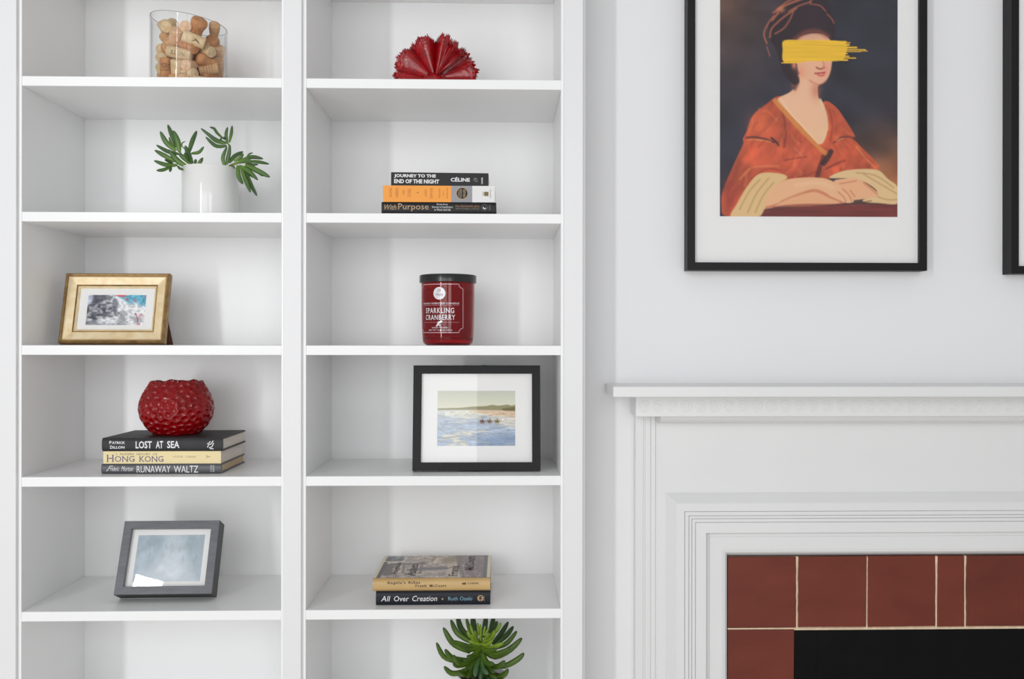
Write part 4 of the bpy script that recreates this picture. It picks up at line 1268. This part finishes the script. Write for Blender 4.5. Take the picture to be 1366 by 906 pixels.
pc = at(280.4, 284, 0.13)
pl = thing('potted_succulent', 'small trailing succulent in a plain white cylinder pot, left bookcase', 'plant', (pc.x, 0.13, SH[2] + .0002))
PR, PH = 0.0556, 0.1075
MB().lathe([(0.0005, 0), (PR - 0.003, 0), (PR - 0.0006, 0.001), (PR, 0.0035), (PR, PH - 0.0015), (PR - 0.0008, PH - 0.0003), (PR - 0.002, PH), (PR - 0.0034, PH - 0.0004), (PR - 0.004, PH - 0.002), (PR - 0.004, 0.006), (0.0005, 0.006)], 64).build('pot', CERAMIC, pl, smooth=True)
MB().lathe([(0.0005, PH - 0.011), (0.03, PH - 0.0125), (PR - 0.0042, PH - 0.015), (PR - 0.0042, PH - 0.03), (0.0005, PH - 0.03)], 32).build('soil', SOIL, pl, smooth=True)
G1, G2, G3 = (112, 148, 60), (64, 94, 58), (86, 118, 60)
LFS = pl.location


def cl(crop, pts, y0, y1):                   # crop = (origin u, origin v, scale)
    out = []
    for i, (a, b) in enumerate(pts):
        y = y0 + (y1 - y0) * i / max(1, len(pts) - 1)
        out.append(at(crop[0] + a / crop[2], crop[1] + b / crop[2], y) - LFS)
    return out


A = (200, 160, 11.33)
left_leaves = [([(405, 410), (335, 240), (272, 78)], 4.6, .0), ([(445, 480), (420, 330), (356, 168)], 5.6, -.012), ([(395, 465), (250, 345), (160, 180)], 5.0, -.02), ([(385, 440), (320, 350), (292, 262)], 2.6, -.03),
               ([(435, 515), (270, 478), (102, 382)], 4.0, .015), ([(375, 625), (230, 545), (78, 462)], 4.6, -.01), ([(415, 685), (240, 678), (68, 618)], 4.2, -.035), ([(305, 712), (200, 755), (104, 766)], 3.6, -.03),
               ([(312, 690), (310, 740), (306, 782)], 3.4, -.045), ([(345, 655), (280, 625), (226, 602)], 3.0, -.04), ([(545, 695), (420, 620), (285, 455)], 5.4, -.015), ([(605, 655), (530, 580), (445, 525)], 5.2, -.02),
               ([(640, 660), (580, 510), (536, 394)], 5.0, -.03), ([(615, 640), (565, 570), (526, 498)], 3.6, -.035), ([(595, 480), (640, 320), (704, 172)], 4.8, .01), ([(628, 506), (740, 488), (812, 408)], 3.4, -.02),
               ([(540, 452), (484, 395), (492, 345), (540, 324)], 1.4, -.01), ([(684, 665), (688, 630), (690, 598)], 3.4, .01), ([(730, 668), (762, 630), (798, 574)], 3.8, -.01), ([(500, 752), (450, 730), (418, 700)], 3.2, -.04)]
for pts, r, dy in left_leaves:
    base = 0.112
    leaf(pl, cl(A, pts, base - .012, base + dy), r * 0.0155 * 0.064 * 1.06, G1 if random.random() < .5 else G3, G2)
leaf(pl, cl(A, [(640, 720), (560, 690), (450, 660), (380, 640)], .12, .095), .0021, (120, 130, 60), G1, 1.0, name='stem')
leaf(pl, cl(A, [(640, 690), (560, 600), (470, 515), (420, 430)], .12, .10), .0021, (120, 130, 60), G1, 1.0, name='stem')
Bc = (260, 160, 8.238)
right_leaves = [([(352, 255), (225, 215), (70, 96)], 4.8, -.02), ([(305, 200), (245, 145), (210, 95), (165, 80)], 3.8, .01), ([(350, 285), (230, 285), (122, 190)], 4.8, -.03), ([(330, 262), (240, 240), (165, 190)], 3.4, -.035),
                ([(355, 250), (342, 160), (358, 82)], 4.2, -.01), ([(378, 245), (400, 150), (408, 66)], 4.2, .012), ([(325, 215), (320, 200), (330, 195)], 3.6, -.02), ([(290, 225), (285, 212), (295, 205)], 3.4, -.02),
                ([(322, 500), (308, 410), (350, 300)], 4.8, -.01), ([(348, 490), (372, 390), (385, 278)], 5.0, -.015), ([(378, 470), (440, 395), (526, 350)], 5.4, .01), ([(430, 455), (500, 410), (530, 372)], 4.6, -.01),
                ([(570, 412), (595, 378), (636, 360)], 2.6, .02), ([(500, 455), (620, 408), (745, 426)], 5.2, .0), ([(590, 455), (700, 462), (812, 484)], 4.4, .015), ([(560, 480), (620, 492), (695, 490)], 3.4, .025),
                ([(480, 460), (560, 440), (620, 470)], 6.6, -.03), ([(555, 495), (690, 560), (820, 626)], 6.6, -.02), ([(490, 505), (590, 560), (688, 658)], 5.6, -.035), ([(470, 505), (482, 620), (526, 702)], 6.0, -.04),
                ([(505, 520), (560, 670), (610, 792)], 5.4, -.045), ([(550, 540), (610, 700), (680, 832)], 5.2, -.035), ([(565, 590), (610, 600), (645, 630)], 4.6, -.01), ([(400, 500), (425, 515), (440, 535)], 2.4, -.03), ([(640, 500), (680, 560), (748, 618)], 4.0, .0)]
for pts, r, dy in right_leaves:
    base = 0.110
    leaf(pl, cl(Bc, pts, base - .012, base + dy), r * 0.00098 * 0.98 * 0.85, G1 if random.random() < .5 else G3, G2)
leaf(pl, cl(Bc, [(330, 530), (400, 500), (480, 470), (560, 470)], .12, .095), .0028, (150, 160, 90), G1, 1.0, name='stem')
leaf(pl, cl(Bc, [(335, 510), (350, 420), (380, 300), (350, 240)], .115, .1), .0022, (120, 150, 70), G1, 1.0, name='stem')

fy_ = 0.13
pc2 = at(644, 900, fy_)
p2 = thing('potted_succulent', 'bushy green finger-leaved succulent in a white pot below the navy book', 'plant', (pc2.x, fy_, SH[6] + .0002))
P2H = at(644, 903, fy_ - .03).z - SH[6] - 0.006
P2R = 0.052
MB().lathe([(0.0005, 0), (P2R * .8, 0), (P2R * .86, 0.003), (P2R, P2H - .002), (P2R - 0.001, P2H), (P2R - 0.003, P2H), (P2R - 0.004, P2H - .003), (P2R * .8, 0.006), (0.0005, 0.006)], 56).build('pot', CERAMIC, p2, smooth=True)
MB().lathe([(0.0005, P2H - 0.006), (P2R - 0.0045, P2H - 0.009), (P2R - 0.0055, P2H - 0.02), (0.0005, P2H - 0.02)], 32).build('soil', SOIL, p2, smooth=True)
LFS = p2.location
K = (570, 815, 9.757)
H1, H2, H3 = (98, 130, 26), (60, 86, 30), (138, 162, 44)
fl_ = [([(610, 430), (400, 300), (310, 128)], 38, .03, 0), ([(580, 370), (440, 230), (392, 60)], 40, .055, 1), ([(610, 340), (545, 230), (508, 90)], 26, .04, 0), ([(640, 320), (605, 200), (590, 60)], 42, .06, 1),
       ([(560, 540), (340, 430), (214, 228)], 40, .0, 0), ([(500, 690), (230, 610), (124, 422)], 34, -.015, 0), ([(620, 650), (340, 620), (236, 508)], 38, -.03, 0), ([(640, 650), (430, 690), (342, 582)], 36, -.05, 0),
       ([(650, 690), (440, 800), (310, 810), (226, 732)], 40, -.02, 0), ([(640, 740), (500, 830), (406, 795)], 36, -.05, 0), ([(690, 600), (640, 730), (622, 850)], 38, -.065, 2), ([(700, 600), (730, 760), (785, 812)], 44, -.06, 2),
       ([(710, 680), (880, 850), (1000, 830), (1046, 764)], 40, -.035, 0), ([(720, 560), (780, 680), (862, 690)], 42, -.06, 0), ([(750, 650), (900, 730), (1004, 655)], 38, -.045, 0), ([(770, 720), (1000, 720), (1180, 630), (1252, 556)], 40, -.01, 0),
       ([(740, 520), (880, 595), (1080, 500), (1222, 364)], 46, -.005, 0), ([(715, 470), (830, 485), (984, 420)], 36, -.04, 3), ([(740, 510), (900, 560), (1062, 492)], 36, -.045, 0), ([(850, 490), (1030, 425), (1160, 272)], 34, .02, 0),
       ([(860, 450), (1020, 330), (1116, 210)], 36, .035, 1), ([(850, 430), (960, 300), (1050, 152)], 36, .05, 1), ([(720, 415), (840, 350), (872, 258)], 30, -.02, 3), ([(790, 340), (900, 260), (958, 158)], 26, .0, 3),
       ([(830, 360), (870, 220), (912, 144)], 34, .045, 1), ([(800, 340), (840, 210), (866, 60)], 36, .05, 1), ([(735, 340), (750, 200), (768, 60)], 38, .055, 1),
       ([(692, 390), (694, 280), (692, 178)], 18, -.01, 3), ([(668, 320), (662, 230), (656, 158)], 18, .01, 3), ([(728, 320), (742, 250), (756, 198)], 17, .0, 3), ([(740, 330), (770, 280), (802, 226)], 17, .0, 3), ([(740, 380), (780, 340), (802, 290)], 20, -.03, 3),
       ([(640, 360), (590, 280), (560, 180)], 22, .01, 3), ([(660, 400), (600, 370), (582, 310)], 26, -.035, 3), ([(660, 340), (630, 310), (620, 264)], 20, -.02, 3), ([(600, 370), (550, 320), (524, 262)], 28, .0, 3), ([(660, 440), (540, 470), (460, 450)], 36, -.02, 0),
       ([(680, 470), (560, 510), (480, 490)], 34, -.035, 0), ([(680, 500), (580, 600), (528, 590)], 40, -.06, 0), ([(690, 450), (620, 410), (540, 400)], 34, -.01, 3), ([(700, 430), (780, 440), (850, 380)], 28, -.04, 3), ([(700, 480), (790, 520), (900, 500)], 32, -.05, 0),
       ([(690, 620), (600, 700), (560, 760)], 40, -.05, 0), ([(705, 640), (800, 740), (860, 800)], 40, -.05, 0), ([(680, 560), (560, 640), (470, 640)], 40, -.03, 0), ([(540, 700), (400, 720), (340, 690)], 30, -.02, 0), ([(560, 460), (400, 420), (315, 395)], 30, -.02, 0),
       ([(690, 500), (690, 420), (700, 330)], 32, .01, 3), ([(670, 490), (645, 410), (640, 330)], 30, .005, 3), ([(715, 490), (750, 400), (765, 335)], 30, .005, 3), ([(690, 560), (690, 480), (690, 400)], 40, .0, 0),
       ([(690, 680), (590, 800), (520, 860)], 38, -.05, 0), ([(690, 680), (700, 800), (690, 880)], 38, -.06, 2), ([(700, 680), (800, 820), (900, 870)], 38, -.05, 0), ([(660, 660), (520, 760), (440, 850)], 36, -.03, 0), ([(690, 700), (640, 820), (590, 880)], 34, -.045, 1), ([(720, 700), (760, 820), (800, 880)], 34, -.045, 1)]
for pts, r, dy, kd in fl_:
    cb_, ct_ = ((H1, H2), ((56, 86, 26), (40, 66, 28)), ((80, 120, 40), (86, 112, 86)), (H3, (120, 152, 44)))[kd]
    leaf(p2, cl(K, pts, fy_ + dy * 0.15, fy_ + dy), r / 9.757 * 0.00152 * 1.0, cb_, ct_, 0.85, tipr=.42, baser=.6, peak=.55)
leaf(p2, [Vector((0, 0, P2H - .012)), Vector((.001, 0, P2H + .02)), Vector((.002, 0, P2H + .055))], .008, H2, H1, 1.0, name='stem')

# ------------------------------------------------------------------ glass jar full of corks
JY = 0.14
jc = at(252, 103, JY)
JR, JT = 0.0762, 0.0030
JB = SH[1] + .0003
jar = thing('glass_jar', 'clear slant-cut glass cylinder jar full of corks on the top shelf', 'jar', (jc.x, JY, JB))
zL, zR = at(203, 24.5, JY).z - JB, at(301, 38.5, JY).z - JB
seg = 72
rows = []


def rim_z(x):
    return (zL + zR) / 2 + (zR - zL) / 2 * x / JR


def ring_at(r, f):
    return [(r * math.cos(2 * math.pi * k / seg), r * math.sin(2 * math.pi * k / seg), f(r * math.cos(2 * math.pi * k / seg))) for k in range(seg)]


rows = [ring_at(.0005, lambda x: 0), ring_at(JR - .002, lambda x: 0), ring_at(JR, lambda x: .002), ring_at(JR, lambda x: rim_z(x) - .001), ring_at(JR - .0006, rim_z), ring_at(JR - JT + .0006, rim_z), ring_at(JR - JT, lambda x: rim_z(x) - .001), ring_at(JR - JT, lambda x: .006), ring_at(.0005, lambda x: .005)]
MB().grid(rows, cv=True).build('jar_wall', JAR, jar, smooth=True)

MB().grid([[((JR - JT / 2 + .0012 * math.cos(b_)) * math.cos(a_), (JR - JT / 2 + .0012 * math.cos(b_)) * math.sin(a_), rim_z(JR * math.cos(a_)) + .0005 * math.sin(b_)) for b_ in [math.pi * i / 3 for i in range(6)]] for a_ in [2 * math.pi * k_ / 72 for k_ in range(72)]], cu=True, cv=True).build('rim', material('ground_glass_rim', (186, 188, 190), 0.2, var=0.1), jar, smooth=True)


def cork_mesh(kind, L, r):
    mb = MB()
    if kind == 'wine':
        prof = [(0.0004, 0), (r - .0012, 0), (r - .0003, .0004), (r, .0014), (r, L / 2), (r, L - .0014), (r - .0003, L - .0004), (r - .0012, L), (0.0004, L)]
    elif kind == 'taper':
        prof = [(0.0004, 0), (r * .98 - .001, 0), (r, .0012), (r * .98, L * .3), (r * .72, L * .72), (r * .68, L - .001), (r * .66, L), (0.0004, L)]
    else:                                    # champagne: mushroom head, waist, flared foot
        prof = [(0.0004, 0), (r * .55, .0006), (r * .86, .0035), (r, .0085), (r * .99, .0135), (r * .86, .019), (r * .74, .024), (r * .76, .034), (r * .86, L - .001), (r * .83, L), (0.0004, L)]
    return mb.lathe(prof, 20)


def cork(u1, v1, u2, v2, kind, mat, label, layer=0.0, L=0.044, r=0.0117, name='wine_cork', dark_end=False, mark=None):
    """A = near end (seen), B = far end"""
    dx = max(abs(at(u1, v1, JY).x - jc.x), abs(at(u2, v2, JY).x - jc.x))
    lim = JR - JT - r - .0004
    dx = min(dx, lim)
    yA = JY - math.sqrt(max(lim * lim - dx * dx, 0)) + layer
    Ap, Bp = at(u1, v1, yA), at(u2, v2, yA)
    pr = (Bp - Ap).length
    dy = math.sqrt(max(L * L - pr * pr, 0))
    Bp = at(u2, v2, yA + dy)
    cl_ = lambda p_: Vector((jc.x, JY, p_.z)) + (lambda d_: d_ * min(1, lim / max(d_.length, 1e-6)))(Vector((p_.x - jc.x, p_.y - JY, 0)))
    Ap, Bp = cl_(Ap), cl_(Bp)
    ax = (Bp - Ap).normalized()
    if (Ap + ax * L - Vector((jc.x, JY, (Ap + ax * L).z))).length > lim + .001:      # keep the far end inside the glass
        Bp = cl_(Ap + ax * L)
        ax = (Bp - Ap).normalized()
    o = cork_mesh(kind, L, r)
    rot = Vector((0, 0, 1)).rotation_difference(ax).to_euler()
    if mark is None and not dark_end:
        ob = o.build(name, mat, None, smooth=True)
        ob.location, ob.rotation_euler = Ap, rot
        return tag(ob, label, 'cork', 'corks in the glass jar')
    t = thing(name, label, 'cork', Ap, rot, 'corks in the glass jar')
    o.build('body', mat, t, smooth=True)
    if dark_end:
        MB().lathe([(.0004, -.0003), (r - .0008, -.0003), (r + .0002, .001), (r + .0002, .006)], 20).build('stained_end', WINE, t, smooth=True)
    if mark:
        # direction, in the cork's own frame, that faces the camera
        inv = Matrix.Rotation(0, 4, 'X') if False else t.rotation_euler.to_matrix().inverted()
        dcam = inv @ (CAM - (Ap + Bp) / 2)
        a0 = math.atan2(dcam.y, dcam.x)
        right = inv @ Vector((1, 0, 0))
        tang = Vector((-math.sin(a0), math.cos(a0), 0))
        up = inv @ Vector((0, 0, 1))
        w3 = lambda ang, z: ((r + .0003) * math.cos(a0 + ang), (r + .0003) * math.sin(a0 + ang), z)
        mb = MB()
        mark(mb, w3, L, 1 if tang.dot(right) > 0 else -1)
        mb.build('printed_mark', CORKINK, t)
    return t


def mk_leaf(mb, w3, L, s):
    for pts in ([(-.35, .021), (-.05, .026), (.35, .036), (.1, .034), (-.2, .028)], [(.35, .018), (.1, .022), (-.1, .027), (.12, .026)]):
        mb.add([w3(a, z) for a, z in pts], [tuple(range(len(pts)))])


def mk_text(txt, lay='across'):
    def f(mb, w3, L, s):
        vs, fs = glyphs(txt, serif=.05)
        lo, hi = vs.min(0), vs.max(0)
        n = (vs - lo) / (hi - lo)
        if lay == 'along':                   # written along the axis
            mb.add([w3(-(b - .5) * .62, L * .18 + a * L * .6) for a, b in n], fs)
        else:                                # written around the cork
            mb.add([w3(s * (a - .5) * 1.5, L * .50 - b * L * .16) for a, b in n], fs)
            for z in (.60, .30):
                mb.grid([[w3(-.9 + 1.8 * k / 8, L * z) for k in range(9)], [w3(-.9 + 1.8 * k / 8, L * z + .0008) for k in range(9)]])
    return f


def mk_rings(mb, w3, L, s):
    for z in (.35, .47, .59, .71):
        mb.grid([[w3(-1.0 + 2 * k / 8, L * z) for k in range(9)], [w3(-1.0 + 2 * k / 8, L * z + .0007) for k in range(9)]])


cork(213.4, 29.5, 210.5, 47, 'wine', CORK_L, 'pale cork leaning upright at the top left inside the glass jar', .012)
cork(221.5, 36, 231, 31.5, 'wine', CORK_L, 'cream cork with its cut end facing forward, top left of the pile', .004)
cork(218.9, 50.3, 210, 46.5, 'wine', CORK_M, 'golden brown cork end below the cream cork at the left of the jar', .002, r=.0105)
cork(235.7, 39.5, 231.2, 62, 'wine', CORK_P, 'wide pinkish cork standing upright left of the centre of the jar', .006, r=.0125)
cork(247.2, 35, 250, 40, 'wine', CORK_P, 'round rosy cork end at the top centre of the pile', .012)
cork(268, 24, 258.5, 50, 'champagne', CORK_B, 'large mushroom-headed champagne cork topmost in the jar', .010, L=.046, r=.0170, name='champagne_cork')
cork(243.6, 46.8, 270.0, 57.6, 'wine', CORK_L, 'cream cork printed with a dark leaf, below the topmost champagne cork', -.0005, mark=mk_leaf)
cork(286.4, 32.5, 285.2, 52, 'taper', CORK_M, 'brown flared cork standing upright at the top right of the pile', .020, r=.0112)
cork(281.5, 51, 293, 65, 'champagne', CORK_B, 'round brown champagne cork head at the right of the pile', .002, L=.044, r=.0150, name='champagne_cork')
cork(259.5, 64.4, 238.5, 57.4, 'wine', CORK_B, 'tan brown cork lying under the leaf-printed cork', .010)
cork(255.2, 75.0, 222.5, 67.6, 'wine', CORK_L, 'pale printed cork lying across the middle of the jar', -.0005, L=.049, mark=mk_text('NOTE', 'along'))
cork(286, 69.6, 263, 63.4, 'taper', CORK_L, 'honey coloured tapered cork pointing left, right of the centre', .003, L=.042, r=.0112)
cork(262.5, 76.5, 284, 85.5, 'champagne', CORK_B, 'orange brown champagne cork facing forward right of the pale printed cork', .0, L=.042, r=.0132, name='champagne_cork')
cork(207.5, 66.5, 222.5, 66.8, 'wine', CORK_L, 'pale cork lying at the left wall below the golden cork', .006)
cork(214.8, 77.5, 222, 73, 'wine', CORK_L, 'pale round cork end against the left wall of the jar', .004)
cork(221, 77.8, 221.4, 105.5, 'wine', CORK_B, 'orange brown cork standing at the bottom left with printed letters', .0, L=.042, mark=mk_text('ILHT', 'around'))
cork(235.3, 79.6, 236.2, 105.6, 'wine', CORK_L, 'whitish cork standing upright beside the printed orange cork', .004, L=.042)
cork(247.2, 86.8, 259, 88, 'wine', CORK_P, 'pink flat-sided cork end low in the centre of the pile', .0, r=.0108)
cork(261.8, 95.2, 290.0, 91.0, 'wine', CORK_M, 'ringed cork with a wine-dark end at the bottom right', .0, dark_end=True, mark=mk_rings)
cork(259.5, 98.6, 235, 99.4, 'wine', CORK_L, 'speckled printed cork lying on the bottom in the centre', .004, mark=mk_text('CORSO', 'along'))
cork(205, 91.6, 213, 90.6, 'wine', CORK_L, 'greyish cork end low at the left wall of the jar', .006)
cork(209, 101.5, 231, 102.2, 'wine', CORK_M, 'tan cork lying flat at the bottom left of the jar', .010)
cork(291.5, 80.5, 294.5, 100, 'wine', CORK_M, 'reddish tan cork standing at the right wall near the bottom', .004)
cork(293.5, 63, 296, 84, 'wine', CORK_P, 'faded cork standing at the right wall halfway up the jar', .014)
cork(268, 103.6, 288, 104, 'wine', CORK_B, 'brown cork on the bottom under the ringed cork', .006)
cork(226.5, 53, 222, 74, 'wine', CORK_M, 'narrow tan cork wedged upright left of the pale printed cork', .012)
cork(272, 60, 290, 74, 'wine', CORK_M, 'shadowed cork behind the honey coloured tapered cork', .022)
k = 0
for a_ in range(8):                          # the layer lying on the jar's floor
    q_ = 2 * math.pi * a_ / 8
    ob = cork_mesh('wine', .040, .0112).build('wine_cork', (CORK_M, CORK_L, CORK_B)[a_ % 3], None, smooth=True)
    ob.location = Vector((jc.x + .054 * math.cos(q_) + .02 * math.sin(q_), JY + .054 * math.sin(q_) - .02 * math.cos(q_), JB + .0175))
    ob.rotation_euler = Vector((0, 0, 1)).rotation_difference(Vector((-math.sin(q_), math.cos(q_), 0))).to_euler()
    tag(ob, 'cork lying on the floor of the glass jar beneath the rest of the pile', 'cork', 'corks in the glass jar')
for zz_ in (0.044, 0.070, 0.096):     # the layer behind, seen only through the gaps
    for ang in (25, 62, 98, 135, 165):
        a_ = math.radians(ang + 9 * (k % 3))
        rad_ = 0.046 if zz_ < .09 else 0.040
        c_ = Vector((jc.x + rad_ * math.cos(a_), JY + rad_ * math.sin(a_), JB + zz_))
        ax = Vector((-math.sin(a_), math.cos(a_), 0.25 * math.sin(k * 2.1))).normalized()
        ob = cork_mesh('wine', .042, .0115).build('wine_cork', (CORK_M, CORK_L, CORK_B)[k % 3], None, smooth=True)
        ob.location = c_ - ax * .021
        ob.rotation_euler = Vector((0, 0, 1)).rotation_difference(ax).to_euler()
        tag(ob, 'cork deep at the back of the pile, glimpsed through gaps in the glass jar', 'cork', 'corks in the glass jar')
        k += 1
